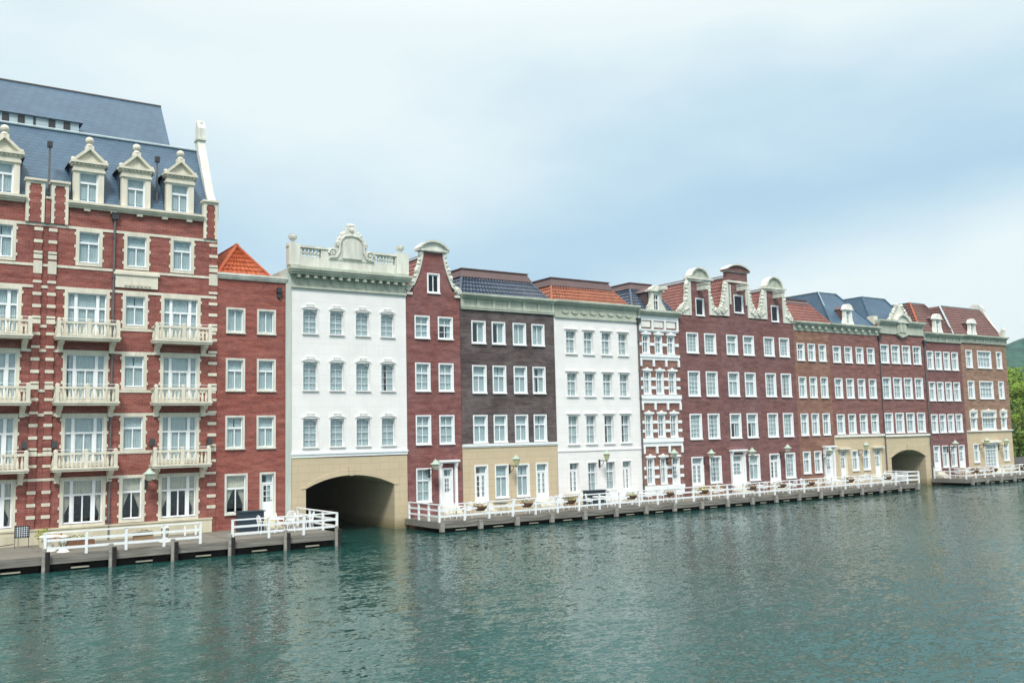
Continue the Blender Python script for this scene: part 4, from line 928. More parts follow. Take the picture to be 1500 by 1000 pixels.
# ================================================================== HOUSE 11 brown with orange-red mansard
R = thing('townhouse', 'narrow brown brick house three windows wide with a red tiled roof, beside triple gables', 'house', (65.9, 0, 0)); H = []
for x0, x1 in ((63.9, 64.88), (65.31, 66.28), (66.77, 67.74)):
    for z0, z1 in ((11.25, 12.77), (8.09, 9.92), (4.9, 6.8)): H.append(win(R, x0, x1, z0, z1, 'cas', 'full'))
H += [win(R, 63.95, 64.9, 1.72, 3.61, 'cas', 'full'), win(R, 65.4, 66.34, 1.74, 3.61, 'cas', 'full'), win(R, 66.85, 67.78, 1.18, 3.6, 'door', 'full')]
house_shell(R, [(-.4, 63.6, 68.2), (14.2, 63.6, 68.2)], H, 'bbrick', 12, roofz=14.3)
door_case(R, 66.62, 68.02, 1.18, 4.02); stoop(R, 66.8, 67.8)
c = MB('sage'); c.box(63.62, 68.2, -.05, .3, 13.86, 14.3); modillions(c, 63.7, 68.1, 14.08, 14.3, .25, 5, .3); cornice(c, 63.62, 68.2, 14.3, 14.64, .42); c.build('cornice', R)
frustum(R, 63.5, 69.0, .15, 9, 14.6, 63.6, 67.75, 1.6, 8, 16.5, 'redtile', True, .3)

# ================================================================== HOUSE 12 brown over cream with slate roof and dormer
def bell_dormer(R, cx, zb, w, h, mat='whitestone', body='brtile', bd=3.2, wz=(.08, 1.35), ww=.3):
    d = MB(mat); half = [(w / 2, 0), (w / 2 * .98, .12), (w / 2 * .78, .4), (w / 2 * .68, .7), (w / 2 * .66, h * .68), (w / 2 * .74, h * .72)]
    for s in (-1, 1):
        pts = [(cx + s * x, zb + z) for x, z in half] + [(cx + s * ww, zb + h * .72), (cx + s * ww, zb)]
        d.xz(pts if s > 0 else pts[::-1], .1, .4)
    d.box(cx - ww, cx + ww, .1, .4, zb + wz[1], zb + h * .73)
    pts = arc(cx - w * .36, cx + w * .36, zb + h * .73, h * .25, 10); d.xz(pts, .0, .45); d.box(cx - w * .40, cx + w * .40, -.04, .45, zb + h * .70, zb + h * .74)
    do = d.build('dormer', R); win(R, cx - ww, cx + ww, zb + wz[0], zb + wz[1] + .01, 'g22', 'full', 'white', .0, .16)
    k = MB(body); bw = w * .36; zt = zb + h * .8; k.box(cx - bw, cx + bw, .5, bd, zb, zt - .12); k.mat('brownmetal')
    k.xz([(cx - w * .40, zt - .1), (cx + w * .40, zt - .1), (cx, zt + h * .12)], .42, bd + .4); k.build('dormer_body', do)
R = thing('townhouse', 'russet brick house over cream ground floor with slate roof and one white dormer', 'house', (71.8, 0, 0)); H = []
xs = ((68.68, 69.75), (70.28, 71.34), (71.9, 72.97), (73.52, 74.6))
for x0, x1 in xs:
    for z0, z1 in ((11.2, 12.69), (8.07, 9.86), (4.95, 6.72)): H.append(win(R, x0, x1, z0, z1, 'cas', 'full'))
H2 = [win(R, 68.81, 69.77, 1.18, 3.6, 'door', 'full', 'cream', .07), win(R, 70.45, 71.4, 1.72, 3.54, 'cas', 'full'), win(R, 72.04, 73.02, 1.73, 3.53, 'cas', 'full'), win(R, 73.68, 74.66, 1.18, 3.58, 'door', 'full', 'cream', .07)]
house_shell(R, [(4.8, 68.2, 75.38), (14.2, 68.2, 75.38)], H, 'cbrick', 12, roofz=14.3)
w = MB('creamwall'); wall(w, [(-.4, 68.2, 75.38), (4.8, 68.2, 75.38)], H2); w.box(68.2, 68.212, 0, 12, -.4, 4.8); w.box(75.368, 75.38, 0, 12, -.4, 4.8); w.build('ground_storey', R)
t = MB('whitestone'); t.box(68.25, 75.38, -.12, -.001, 4.72, 4.9); t.build('string_course', R)
for x in (68.81, 73.68): t = MB('cream'); t.box(x - .28, x + 1.25, -.3, -.001, 3.66, 3.8); t.box(x - .15, x + 1.12, -.18, -.001, 3.6, 3.66); t.build('door_hood', R)
for x in (68.85, 73.7): stoop(R, x, x + .95)
c = MB('sage'); c.box(68.2, 75.4, -.05, .3, 13.86, 14.3); modillions(c, 68.4, 75.3, 14.08, 14.3, .25, 7, .3); cornice(c, 68.2, 75.4, 14.3, 14.66, .42); c.build('cornice', R)
frustum(R, 69.05, 75.45, .2, 9, 14.66, 70.1, 72.6, 2.3, 7.5, 17.85, 'slate', name='roof')
k = MB('greymetal')
k.tube((70.1, 2.3, 17.9), (72.6, 2.3, 17.9), .08); k.tube((70.1, 2.3, 17.9), (70.1, 7.5, 17.9), .08); k.tube((69.05, .2, 14.7), (70.1, 2.3, 17.9), .07); k.build('ridge_flashing', R)
bell_dormer(R, 71.35, 14.66, 1.55, 1.95)
downpipe(R, 75.36, .7, 13.5)

# ================================================================== HOUSE 13 plum brick over second arch
R = thing('townhouse', 'plum brick house with crested sage parapet above the far canal arch', 'house', (78.9, 0, 0)); H = []
for x0, x1 in ((75.52, 76.8), (77.18, 78.48), (78.87, 80.15), (80.58, 81.86)):
    for z0, z1 in ((11.32, 13.09), (8.05, 10.05), (4.9, 6.79)): H.append(win(R, x0, x1, z0, z1, 'g22', 'full', 'white', .09))
w = MB('cbrick'); wall(w, [(4.75, 75.38, 82.45), (14.2, 75.38, 82.45)], H)
w.box(75.38, 75.392, 0, 12, 4.75, 15.0); w.box(82.438, 82.45, 0, 12, 4.75, 15.0); w.box(75.4, 82.43, 11.9, 12, 4.75, 15.0)
w.mat('room'); w.box(75.4, 82.43, .02, 11.9, 4.75, 4.85); w.box(75.4, 82.43, .4, 11.9, 7.6, 7.7); w.box(75.4, 82.43, .4, 11.9, 10.9, 11.0); w.box(75.4, 82.43, .02, 11.9, 14.6, 14.7); w.build('wall', R)
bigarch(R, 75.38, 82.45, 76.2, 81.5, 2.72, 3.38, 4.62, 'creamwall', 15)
t = MB('whitestone'); t.box(75.42, 82.45, -.12, -.001, 4.62, 4.8); t.build('string_course', R)
c = MB('sage'); c.box(75.45, 82.45, -.06, .3, 14.2, 15.0); c.box(75.42, 82.48, -.12, .3, 14.1, 14.24); cornice(c, 75.45, 77.9, 14.95, 15.38, .4); cornice(c, 79.9, 82.45, 14.95, 15.38, .4)
X = 78.9; c.box(X - .72, X + .72, -.2, .3, 14.2, 15.3); c.box(X - .42, X - .05, -.28, -.2, 14.3, 15.2); c.box(X + .05, X + .42, -.28, -.2, 14.3, 15.2)
c.xz([(X - .9, 14.16), (X - .5, 13.95), (X, 13.8), (X + .5, 13.95), (X + .9, 14.16)], -.24, -.01); lumps(c, [(X - .8, 14.08), (X, 13.88), (X + .8, 14.08)], -.2, .1, .2, random.Random(4)); c.build('parapet', R)
c = MB('stone'); seg_cap(c, X - 1.05, X + 1.05, 15.3, .75, -.42, .4, .18, 'stone')
half = [(1.75, 15.38), (1.5, 15.6), (1.25, 15.75), (1.15, 16.05), (.85, 16.2), (.7, 16.55), (.4, 16.7), (.32, 17.0)]
c.xz([(X - a, b) for a, b in half] + [(X + a, b) for a, b in half[::-1]], .0, .3)
for s in (-1, 1): lumps(c, [(X + s * a, b) for a, b in half], -.1, .14, .22, random.Random(9)); volute(c, X + s * 1.35, 15.62, .22, -.1, .14, s)
c.build('carved_crest', R)
t = MB('cream'); t.box(75.3, 75.9, .3, 1.0, 14.9, 15.75); t.build('parapet_block', R)
frustum(R, 75.5, 82.4, .5, 9, 14.7, 76.6, 80.0, 2.3, 7.5, 17.85, 'slate')
k = MB('greymetal'); k.tube((76.6, 2.3, 17.9), (80, 2.3, 17.9), .08); k.tube((76.6, 2.3, 17.9), (76.6, 7.5, 17.9), .08); k.build('ridge_flashing', R)
downpipe(R, 82.4, .7, 13.3)

# ================================================================== HOUSE 14 red
R = thing('townhouse', 'plum red brick house with brown tiled roof, directly right of the far canal arch', 'house', (85.6, 0, 0)); H = []
xs = ((82.83, 83.9), (84.2, 85.28), (85.6, 86.68), (87.0, 88.12))
for x0, x1 in xs:
    for z0, z1 in ((10.88, 12.71), (7.87, 9.75), (4.8, 6.63)): H.append(win(R, x0, x1, z0, z1, 'cas', 'full', 'white', .09))
H += [win(R, 82.88, 83.93, 1.18, 3.64, 'door', 'full'), win(R, 84.3, 85.33, 1.5, 3.62, 'cas', 'full'), win(R, 85.7, 86.72, 1.5, 3.6, 'cas', 'full'), win(R, 87.1, 88.14, 1.18, 3.6, 'door', 'full')]
house_shell(R, [(-.4, 82.45, 88.76), (14.0, 82.45, 88.76)], H, 'tbrick', 12, roofz=14.3)
for x in (82.9, 87.1): stoop(R, x, x + 1)
frieze(R, 82.5, 88.76, 13.62, 14.5, 14.15, 5)
frustum(R, 82.5, 88.7, .2, 9, 14.5, 83.6, 86.0, 1.9, 7.5, 17.62, 'brtile')
k = MB('orange'); k.tube((82.5, .2, 14.55), (83.6, 1.9, 17.7), .09, 7); k.mat('greymetal'); k.tube((83.6, 1.9, 17.7), (86.0, 1.9, 17.7), .08); k.tube((83.6, 1.9, 17.7), (83.6, 7.5, 17.7), .08); k.build('ridge_tiles', R)
bell_dormer(R, 85.3, 14.5, 1.65, 2.0)

# ================================================================== HOUSE 15 last, tan brown
R = thing('townhouse', 'tan brown brick end house with wide central windows, rightmost of the row', 'house', (93, 0, 0)); H = []
xs = ((89.55, 90.7, 'cas'), (91.65, 94.2, 'last'), (95.2, 96.25, 'cas'))
for x0, x1, k in xs:
    for z0, z1 in ((11.2, 13.02), (8.08, 9.93), (4.98, 6.83)): H.append(win(R, x0, x1, z0, z1, k, 'full', 'white', .1))
H2 = [win(R, 89.75, 90.75, 1.76, 3.64, 'cas', 'full'), win(R, 91.75, 94.1, 1.18, 3.6, 'gdoor', 'full'), win(R, 95.25, 96.3, 1.76, 3.63, 'cas', 'full')]
house_shell(R, [(4.9, 88.76, 97.2), (14.0, 88.76, 97.2)], H, 'lbrick', 12, roofz=14.4)
w = MB('creamwall'); wall(w, [(-.4, 88.76, 97.2), (4.9, 88.76, 97.2)], H2); w.box(88.76, 88.772, 0, 12, -.4, 4.9); w.box(97.188, 97.2, 0, 12, -.4, 4.9); w.build('ground_storey', R)
t = MB('whitestone'); t.box(88.8, 97.24, -.14, -.001, 4.86, 4.98)
for x0, x1, k in xs: lintel(t, x0, x1, 6.86); ring(t, x0 - .12, x1 + .12, 6.2, 6.86, .12, -.1, -.002)
t.box(91.4, 94.5, -.3, -.001, 3.72, 3.92); t.box(91.6, 94.3, -.15, -.001, 3.6, 3.72); t.build('stone_trim', R)
for x0, x1, k in xs: pass
stoop(R, 91.9, 94.0)
frieze(R, 88.78, 97.3, 13.75, 14.55, 14.25, 6)
frustum(R, 88.0, 97.0, .2, 9, 14.5, 89.2, 96.5, 2.2, 7.5, 17.7, 'brtile')
k = MB('greymetal'); k.tube((88.0, .2, 14.55), (89.2, 2.2, 17.78), .1); k.tube((89.2, 2.2, 17.78), (96.5, 2.2, 17.78), .08); k.build('ridge_flashing', R)
bell_dormer(R, 91.45, 14.55, 1.5, 1.75)
g = MB('stone'); g.yz([(-.1, 14.5), (-.1, 15.2), (.15, 15.25), (.5, 15.0), (1.9, 17.5), (1.95, 17.9), (2.3, 18.3), (3.0, 18.4), (3.6, 18.1), (3.6, 14.5)], 96.85, 97.2); g.ball((97.0, .0, 15.35), .2, .2, .22); g.build('gable_coping', R)

# ================================================================== DECKS
ZD = .6
def lerp(a, b, f): return a + (b - a) * f
def deck(label, x0, x1, yf0, yf1, piles, ptype, rope=False):
    R = thing('wooden_deck', label, 'deck', ((x0 + x1) / 2, -2, 0))
    b = MB('wood'); n = int(abs(yf0) / .16)
    for k in range(n):
        a, c = k / n, (k + .94) / n; dz = random.uniform(-.005, .004)
        segs = 1 + int((x1 - x0) / 6)
        for q in range(segs):
            u, v = q / segs, (q + 1) / segs - .0012; X0, X1 = lerp(x0, x1, u), lerp(x0, x1, v); Yu, Yv = lerp(yf0, yf1, u), lerp(yf0, yf1, v)
            b.poly([(X0, Yu * a - .02, ZD + dz), (X0, Yu * c - .02, ZD + dz), (X1, Yv * c - .02, ZD + dz), (X1, Yv * a - .02, ZD + dz)])
    b.poly([(x0, -.02, ZD - .06), (x0, yf0, ZD - .06), (x1, yf1, ZD - .06), (x1, -.02, ZD - .06)])
    b.build('deck_boards', R)
    f = MB('wood')
    for z0, z1 in ((ZD - .125, ZD - .015), (ZD - .24, ZD - .133), (ZD - .355, ZD - .248)):
        f.poly([(x0 - .03, yf0 - .03, z0), (x1 + .03, yf1 - .03, z0), (x1 + .03, yf1 - .03, z1), (x0 - .03, yf0 - .03, z1)])
        f.poly([(x0 - .03, yf0 - .03, z0), (x0 - .03, yf0 - .03, z1), (x0 - .03, -.02, z1), (x0 - .03, -.02, z0)]); f.poly([(x1 + .03, yf1 - .03, z0), (x1 + .03, -.02, z0), (x1 + .03, -.02, z1), (x1 + .03, yf1 - .03, z1)])
        f.poly([(x0 - .03, yf0 - .03, z1), (x1 + .03, yf1 - .03, z1), (x1 + .03, yf1 + .03, z1), (x0 - .03, yf0 + .03, z1)])
    f.box(x0, x0 + .1, yf0 + .05, -.05, ZD - .34, ZD - .1); f.build('fascia', R)
    def yf(x): return lerp(yf0, yf1, (x - x0) / (x1 - x0))
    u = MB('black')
    u.poly([(x0 + .05, yf0 + .7, -.3), (x1 - .05, yf1 + .7, -.3), (x1 - .05, yf1 + .7, .55), (x0 + .05, yf0 + .7, .55)]); u.build('under_deck_shade', R)  # black sheet standing in for the deep shade beneath the deck
    for a, c in zip(piles, piles[1:]):
        w = c - a
        for u0, u1 in ((.10, .38), (.66, .92)):
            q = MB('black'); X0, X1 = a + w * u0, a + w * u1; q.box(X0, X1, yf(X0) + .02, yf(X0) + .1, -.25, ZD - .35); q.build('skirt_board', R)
        q = MB('beam'); X0, X1 = a + w * .36, a + w * .68; q.box(X0, X1, yf(X0) + .05, yf(X0) + .16, .07, .13); q.build('tie_beam', R)
    for x in piles:
        y = yf(x) - .15
        if ptype == 'square': p = MB('pile'); p.box(x - .13, x + .13, y - .1, y + .1, -.6, .59); p.mat('darkpile'); p.box(x - .132, x + .132, y - .102, y + .102, -.6, .07)
        else:
            p = MB('pile'); p.tube((x - .06, y, -.6), (x - .06, y, 1.0), .10, 10); p.ball((x - .06, y, 1.0), .11, .11, .06, 10, 4); p.mat('darkpile'); p.tube((x + .07, y - .07, -.6), (x + .07, y - .07, .88), .10, 10)  # each pile: pale tube on the left, dark tube on the right
        p.build('pile', R)
    if rope:
        for a, c in zip(piles, piles[1:]):
            y0, y1 = yf(a) - .2, yf(c) - .2; r = MB('rope'); r.path([(lerp(a, c, i / 8), lerp(y0, y1, i / 8), .56 - .17 * (1 - (i / 4 - 1) ** 2)) for i in range(9)], .018, 4); r.build('rope', R)
    return R, yf
P1 = [-10.7, -7.9, -5.1, -2.3, .5, 3.2, 5.97, 8.7, 11.42, 14.1, 16.9, 19.65]; P2 = [26.75 + 2.635 * k for k in range(19)]; P3 = [83.0 + 2.45 * k for k in range(13)]
ZD = .68
D1, f1 = deck('grey wooden deck with tall pale and dark piles in front of the hotel', -12.5, 19.75, -6.1, -5.75, P1, 'round')
ZD = .6
D2, f2 = deck('long grey wooden deck running between the two canal arches', 26.6, 74.75, -4.15, -3.6, P2, 'square', True)
D3, f3 = deck('far grey wooden deck right of the second arch', 82.2, 114, -3.45, -3.3, P3, 'square')
def quay(x0, x1):
    q = MB('quaybrick'); q.box(x0, x1, -.75, -.015, -.4, .52); structure(q.build('quay_wall'))
quay(-12.3, 19.6); quay(26.85, 75.1); quay(82.55, 100)
def railing(label, pts, n_list):
    """pts: corner points of the run; n_list: intervals per straight run"""
    R = thing('white_railing', label, 'railing', (pts[0][0], pts[0][1], ZD)); first = True
    for (p, q), n in zip(zip(pts, pts[1:]), n_list):
        p = Vector(p); q = Vector(q); ang = math.atan2(q.y - p.y, q.x - p.x); ln = (q - p).length
        for k in range(n + 1):
            if k == 0 and not first: continue
            c = p.lerp(q, k / n); b = MB('white'); b.obox(c.x, c.y, ZD + .5, .055, .055, .5, ang); b.obox(c.x, c.y, ZD + 1.01, .065, .065, .012, ang); b.build('post', R)
        first = False; c = (p + q) / 2
        for z, t, w in ((ZD + 1.0, .03, .055), (ZD + .67, .055, .018), (ZD + .32, .055, .018)):
            b = MB('white'); b.obox(c.x, c.y, z, ln / 2, w, t, ang); b.build('rail', R)
    return R
ZD = .68
railing('white three-rail railing with flat end on the deck below the hotel balconies', [(5.95, f1(6) - .0), (12.65, f1(12.6) - .0)], [4])
railing('white railing turning the deck corner beside the near arch', [(14.2, f1(14)), (19.66, f1(19.6)), (19.6, -.35)], [3, 3])
ZD = .6
railing('long white railing along the whole deck between the two arches', [(26.68, -.4), (26.68, f2(26.7) + .03), (74.66, f2(74.6) + .03), (74.7, -.3)], [3, 28, 3])
railing('white railing on the far deck right of the second arch', [(82.3, -.3), (82.3, f3(82.3) + .03), (113.6, f3(113.6) + .03)], [2, 20])
railing('white railing along the quay behind the far deck, past the end house', [(98.3, -.9), (128, -.9)], [16])
ZD = .68
for i, x in enumerate((13.15, 13.7)):
    b = MB('white'); b.box(x - .04, x + .04, -1.2, -1.12, ZD, ZD + .42); b.ball((x, -1.16, ZD + .44), .05, .05, .05)
    single(b, 'bollard', ('left' if i == 0 else 'right') + ' of two short white stubs on the deck before the narrow brick house', 'bollard', (x, -1.16, ZD), 'short white deck stubs')
b = MB('rope'); b.path([(-1 + .86 * i, -3.2, 1.25 - .25 * math.sin(i % 4 / 4 * math.pi)) for i in range(8)], .02, 5)
single(b, 'barrier_rope', 'dark rope sagging across the deck at the left edge', 'rope', (2, -3.2, 1))
for i, x in enumerate((2.45,)):
    b = MB('darkmetal'); b.tube((x, -3.2, ZD), (x, -3.2, 1.3), .03, 8); b.lathe([(.16, 0), (.16, .03), (.03, .06)], (x, -3.2, ZD), 12)
    single(b, 'rope_post', 'thin dark post holding the rope at the far left of the hotel deck', 'post', (x, -3.2, ZD), 'rope barrier posts')

# ================================================================== LANTERNS
def lantern(x, z, kind, label, arm=.85):
    R = thing('wall_lantern', label, 'lantern', (x, -.01, z - 1.05), 'wall lanterns along the houses'); y = -arm
    b = MB('darkmetal'); b.box(x - .06, x + .06, -.06, -.003, z - 1.3, z - .75); b.path([(x, -.03, z - .85), (x, -.3, z - .80), (x, y, z - .84)], .028, 6)
    b.path([(x, -.03, z - 1.22), (x, -.25, z - 1.2), (x, -.45, z - 1.02), (x, -.5, z - .84)], .02, 5); b.ball((x, y, z - .85), .05, .05, .05); b.build('bracket', R)
    g = MB('lampglass' if kind == 'square' else 'lampwhite')
    if kind == 'square': g.lathe([(.13, 0), (.26, .40)], (x, y, z - .78), 4)
    else: g.lathe([(.12, 0), (.2, .12), (.22, .30)], (x, y, z - .78), 10)
    g.build('lamp_glass', R)
    c = MB('verdigris')
    if kind == 'square':
        c.lathe([(.33, 0), (.33, .03), (.17, .16), (.15, .2), (.05, .25), (.02, .34)], (x, y, z - .37), 4)
        for k in range(4): a = k * math.pi / 2; c.tube((x + .135 * math.cos(a), y + .135 * math.sin(a), z - .79), (x + .28 * math.cos(a), y + .28 * math.sin(a), z - .37), .014, 4)
        c.lathe([(.06, 0), (.15, .04)], (x, y, z - .82), 4)
    else: c.lathe([(.34, 0), (.34, .025), (.18, .12), (.12, .2), (.1, .26), (.04, .28), (.03, .34)], (x, y, z - .47), 14); c.lathe([(.05, 0), (.13, .05)], (x, y, z - .83), 10)
    c.build('lamp_cap', R)
for x, z, k, pl_ in ((28.3, 4.3, 'round', 'left of the columned door of the crimson house'), (34.35, 4.32, 'square', 'between the two middle windows of the dark brick house'),
    (42.0, 4.42, 'square', 'in the middle of the white rendered house'), (48.45, 4.4, 'round', 'on the striped brick and stone house'), (52.3, 4.27, 'round', 'on the leftmost of the three gabled houses'),
    (56.85, 4.28, 'round', 'right of the columned door of the tallest gabled house'), (61.05, 4.45, 'round', 'on the rightmost of the three gabled houses'), (66.4, 4.1, 'round', 'beside the columned door of the brown house'),
    (71.4, 4.33, 'square', 'between the two doors of the cream-fronted russet house'), (85.2, 4.27, 'round', 'on the red house past the far arch'), (90.75, 4.32, 'square', 'left of the end house glazed door'),
    (94.35, 4.2, 'square', 'right of the end house glazed door'), (11.4, 4.4, 'round', 'on the hotel wall left of the right-hand balconies')):
    lantern(x, z, k, 'green-capped lantern ' + pl_)
for i, (x, pl_) in enumerate(((5.62, 'left of the double pilasters'), (6.97, 'right of the double pilasters'), (11.62, 'left of the lowest right balcony'), (14.6, 'at the right corner of the hotel'))):
    R = thing('floodlight', 'small black floodlight on the hotel wall ' + pl_, 'floodlight', (x, 0, 5.6), 'black floodlights on the hotel')
    b = MB('darkmetal'); b.box(x - .07, x + .07, -.05, -.004, 5.35, 5.6); b.tube((x, -.03, 5.45), (x, -.35, 5.4), .025, 6); b.build('bracket', R)
    b = MB('darkmetal'); b.yz([(-.52, 5.42), (-.30, 5.36), (-.24, 5.62), (-.46, 5.74)], x - .13, x + .13); b.build('lamp_head', R)

# ================================================================== FURNITURE ON THE DECKS
def cafe_chair(x, y, a, label, src=[]):
    if src:
        o = copy_tree(src[0]); o.location = (x, y, ZD); o.rotation_euler = (0, 0, a); o['label'] = label; return o
    R = thing('cafe_chair', label, 'chair', (0, 0, 0), 'white openwork cafe chairs')
    b = MB('white'); b.lathe([(.21, 0), (.22, .015), (.21, .03)], (0, 0, .43), 12); b.build('seat', R)
    for sx, sy in ((-1, -1), (1, -1), (-1, 1), (1, 1)):
        b = MB('white'); b.path([(sx * .15, sy * .15, .43), (sx * .17, sy * .17, .2), (sx * .22, sy * .22, 0)], .016, 5); b.build('leg', R)
    b = MB('white'); b.path([(-.2, .17, .43), (-.24, .22, .7), (-.18, .25, .9), (0, .26, .96), (.18, .25, .9), (.24, .22, .7), (.2, .17, .43)], .02, 5)
    for k in range(-2, 3): b.path([(k * .05, .18, .43), (k * .08, .22, .65), (k * .055, .25, .93)], .011, 4)
    for zz, ww in ((.6, .2), (.75, .22)): b.path([(-ww, .21, zz), (0, .225, zz + .05), (ww, .21, zz)], .011, 4)
    for s in (-1, 1): b.path([(s * .23, .2, .66), (s * .26, .0, .64), (s * .24, -.15, .6), (s * .2, -.16, .44)], .016, 5)
    b.build('backrest', R); R.location = (x, y, ZD); R.rotation_euler = (0, 0, a); src.append(R); return R
def cafe_table(x, y, label, dark=False, src={}):
    if dark in src:
        o = copy_tree(src[dark]); o.location = (x, y, ZD); o['label'] = label; return o
    R = thing('cafe_table', label, 'table', (0, 0, 0), 'round cafe tables on the decks')
    b = MB('bluebox' if dark else 'white'); b.lathe([(.44, 0), (.46, .02), (.44, .04)], (0, 0, .70), 18); b.build('tabletop', R)
    b = MB('white'); b.tube((0, 0, .1), (0, 0, .7), .03, 8); b.ball((0, 0, .35), .05, .05, .08); b.build('column', R)
    for k in range(3): a = k * 2.094; b = MB('white'); b.path([(0, 0, .18), (.2 * math.cos(a), .2 * math.sin(a), .12), (.32 * math.cos(a), .32 * math.sin(a), 0.01)], .02, 5); b.build('leg', R)
    R.location = (x, y, ZD); src[dark] = R; return R
TS = [(28.7, 'by the columned door of the crimson house', 0, 3), (31.9, 'by the left door of the dark brick house', 1, 2), (34.7, 'under the lantern of the dark brick house', 0, 2), (37.4, 'by the right door of the dark brick house', 1, 3),
      (39.6, 'by the left door of the white rendered house', 0, 2), (43.6, 'by the right door of the white rendered house', 0, 3), (46.6, 'at the left side of the striped house', 0, 3), (49.6, 'at the door of the striped house', 0, 2),
      (52.4, 'before the leftmost of the three gables', 1, 2), (55.2, 'left of the tallest gabled house door', 0, 3), (58.2, 'right of the tallest gabled house door', 0, 3), (61.2, 'before the rightmost of the three gables', 0, 3),
      (64.2, 'before the brown house with three windows', 0, 3), (67.4, 'by the columned door of the brown house', 0, 2), (70.3, 'before the cream-fronted russet house', 0, 3), (72.9, 'at the deck end beside the far arch', 0, 3),
      (84.3, 'on the far deck before the red house', 0, 2), (88.2, 'on the far deck where red meets tan', 0, 2), (93.4, 'before the wide door of the end house', 0, 2), (17.2, 'left of the cluster beside the near arch', 0, 2), (18.6, 'in the corner beside the near arch', 0, 3)]
rt = random.Random(11)
for x, pl_, dk, nc in TS:
    ZD = .68 if x < 20 else .6
    y = -2.6 + rt.uniform(-.35, .3) if x > 20 else (-3.5 if x < 18 else -2.6)
    if x > 80: y = -2.0
    cafe_table(x, y, ('dark-topped' if dk else 'white round') + ' cafe table ' + pl_, bool(dk))
    for (dx, dy, a, wd) in ((-.72, .1, 1.45, 'left of'), (.72, -.05, -1.6, 'right of'), (.1, .75, 0, 'behind'))[:nc]:
        cafe_chair(x + dx + rt.uniform(-.06, .06), y + dy, a + rt.uniform(-.3, .3), 'white cafe chair ' + wd + ' the table ' + pl_)
ZD = .6
def basket(x, y, z, label, lf='leafbr', w=.42):
    R = thing('flower_basket', label, 'planter', (x, y, z - .2), 'flower baskets along the railings')
    b = MB('wicker'); b.lathe([(w * .55, 0), (w * .8, .1), (w, .24), (w * .96, .25)], (x, y, z - .22), 10); b.build('basket', R)
    b = MB(lf); b.leaves((x, y, z + .08), w * 1.15, w * .9, .2, 110, .05); b.mat('leaf'); b.leaves((x, y, z + .06), w, w * .9, .18, 50, .05); b.build('plants', R)
for x, pl_, lf in ((29.6, 'near the columned door of the crimson house', 'leafbr'), (33.0, 'before the dark brick house', 'leafbr'), (36.4, 'with yellow greenery before the dark brick house', 'leafy'), (41.6, 'with yellow greenery before the white rendered house', 'leafy'),
    (45.0, 'where the white house meets the striped house', 'leafbr'), (48.4, 'with yellow leaves before the striped house', 'leafy'), (53.4, 'before the leftmost gabled house', 'leafbr'), (56.8, 'before the tallest gabled house', 'leafbr'),
    (60.2, 'before the rightmost gabled house', 'leafbr'), (65.2, 'before the brown three-window house', 'leafbr'), (70.3, 'before the russet house near the far arch', 'leafbr')):
    basket(x, f2(x) + .2, 1.3, 'basket of plants on the railing ' + pl_, lf)
for x, pl_ in ((84.0, 'before the red house'), (87.3, 'where the red house meets the end house'), (92.0, 'before the wide door of the end house')): basket(x, f3(x) + .2, 1.3, 'basket of plants on the far deck railing ' + pl_)
def cabinet(x0, x1, y, z1, label):
    R = thing('deck_cabinet', label, 'cabinet', ((x0 + x1) / 2, y, ZD), 'dark blue cabinets on the decks')
    b = MB('bluebox'); b.box(x0, x1, y, y + .6, ZD, z1); b.build('body', R)
    b = MB('bluebox'); b.box(x0 - .06, x1 + .06, y - .06, y + .66, z1, z1 + .05)
    for k in range(9): x = x0 + (x1 - x0) * (k + .5) / 9; b.box(x - .03, x + .03, y - .03, y - .002, ZD + .1, z1 - .02)
    b.build('lid', R)
ZD = .68; cabinet(15.9, 17.25, -1.5, 1.7, 'dark blue slatted cabinet under the window of the narrow brick house'); ZD = .6; cabinet(39.6, 41.1, -1.7, 1.62, 'dark blue slatted cabinet before the white rendered house')
def fence(x0, x1, y, label):
    R = thing('low_fence', label, 'fence', ((x0 + x1) / 2, y, ZD), 'low brown picket fences')
    for z in (.78, 1.28): b = MB('fence'); b.box(x0, x1, y - .02, y + .02, z, z + .09); b.build('rail', R)
    n = int((x1 - x0) / .16); b = MB('fence')
    for k in range(n): x = x0 + (k + .5) * (x1 - x0) / n; b.xz([(x - .055, ZD), (x + .055, ZD), (x + .055, 1.44), (x, 1.52), (x - .055, 1.44)], y - .045, y - .021)
    b.build('pickets', R)
fence(37.75, 39.2, -1.3, 'low brown fence where dark brick house meets white house'); fence(49.9, 53.4, -1.3, 'low brown fence before the leftmost gabled house')
fence(62.8, 65.0, -1.3, 'low brown fence before the brown three-window house'); fence(84.4, 90.4, -1.3, 'long low brown fence on the far deck before red and tan houses')
R = thing('garden_bench', 'long white slatted bench before the middle of the white rendered house', 'bench', (41.9, -2.3, ZD))
for z in (.44,):
    b = MB('white')
    for k in range(5): b.box(41.1, 42.8, -2.62 + k * .1, -2.55 + k * .1, ZD + .42, ZD + .45)
    b.build('seat', R)
b = MB('white')
for k in range(5): b.box(41.1, 42.8, -2.12, -2.09, ZD + .5 + k * .1, ZD + .575 + k * .1)
b.box(41.1, 41.16, -2.088, -2.05, ZD + .3, ZD + 1.0); b.box(42.74, 42.8, -2.088, -2.05, ZD + .3, ZD + 1.0); b.build('backrest', R)
for x in (41.15, 42.69):
    for y in (-2.6, -2.15): b = MB('white'); b.box(x, x + .06, y, y + .06, ZD, ZD + .42); b.build('leg', R)
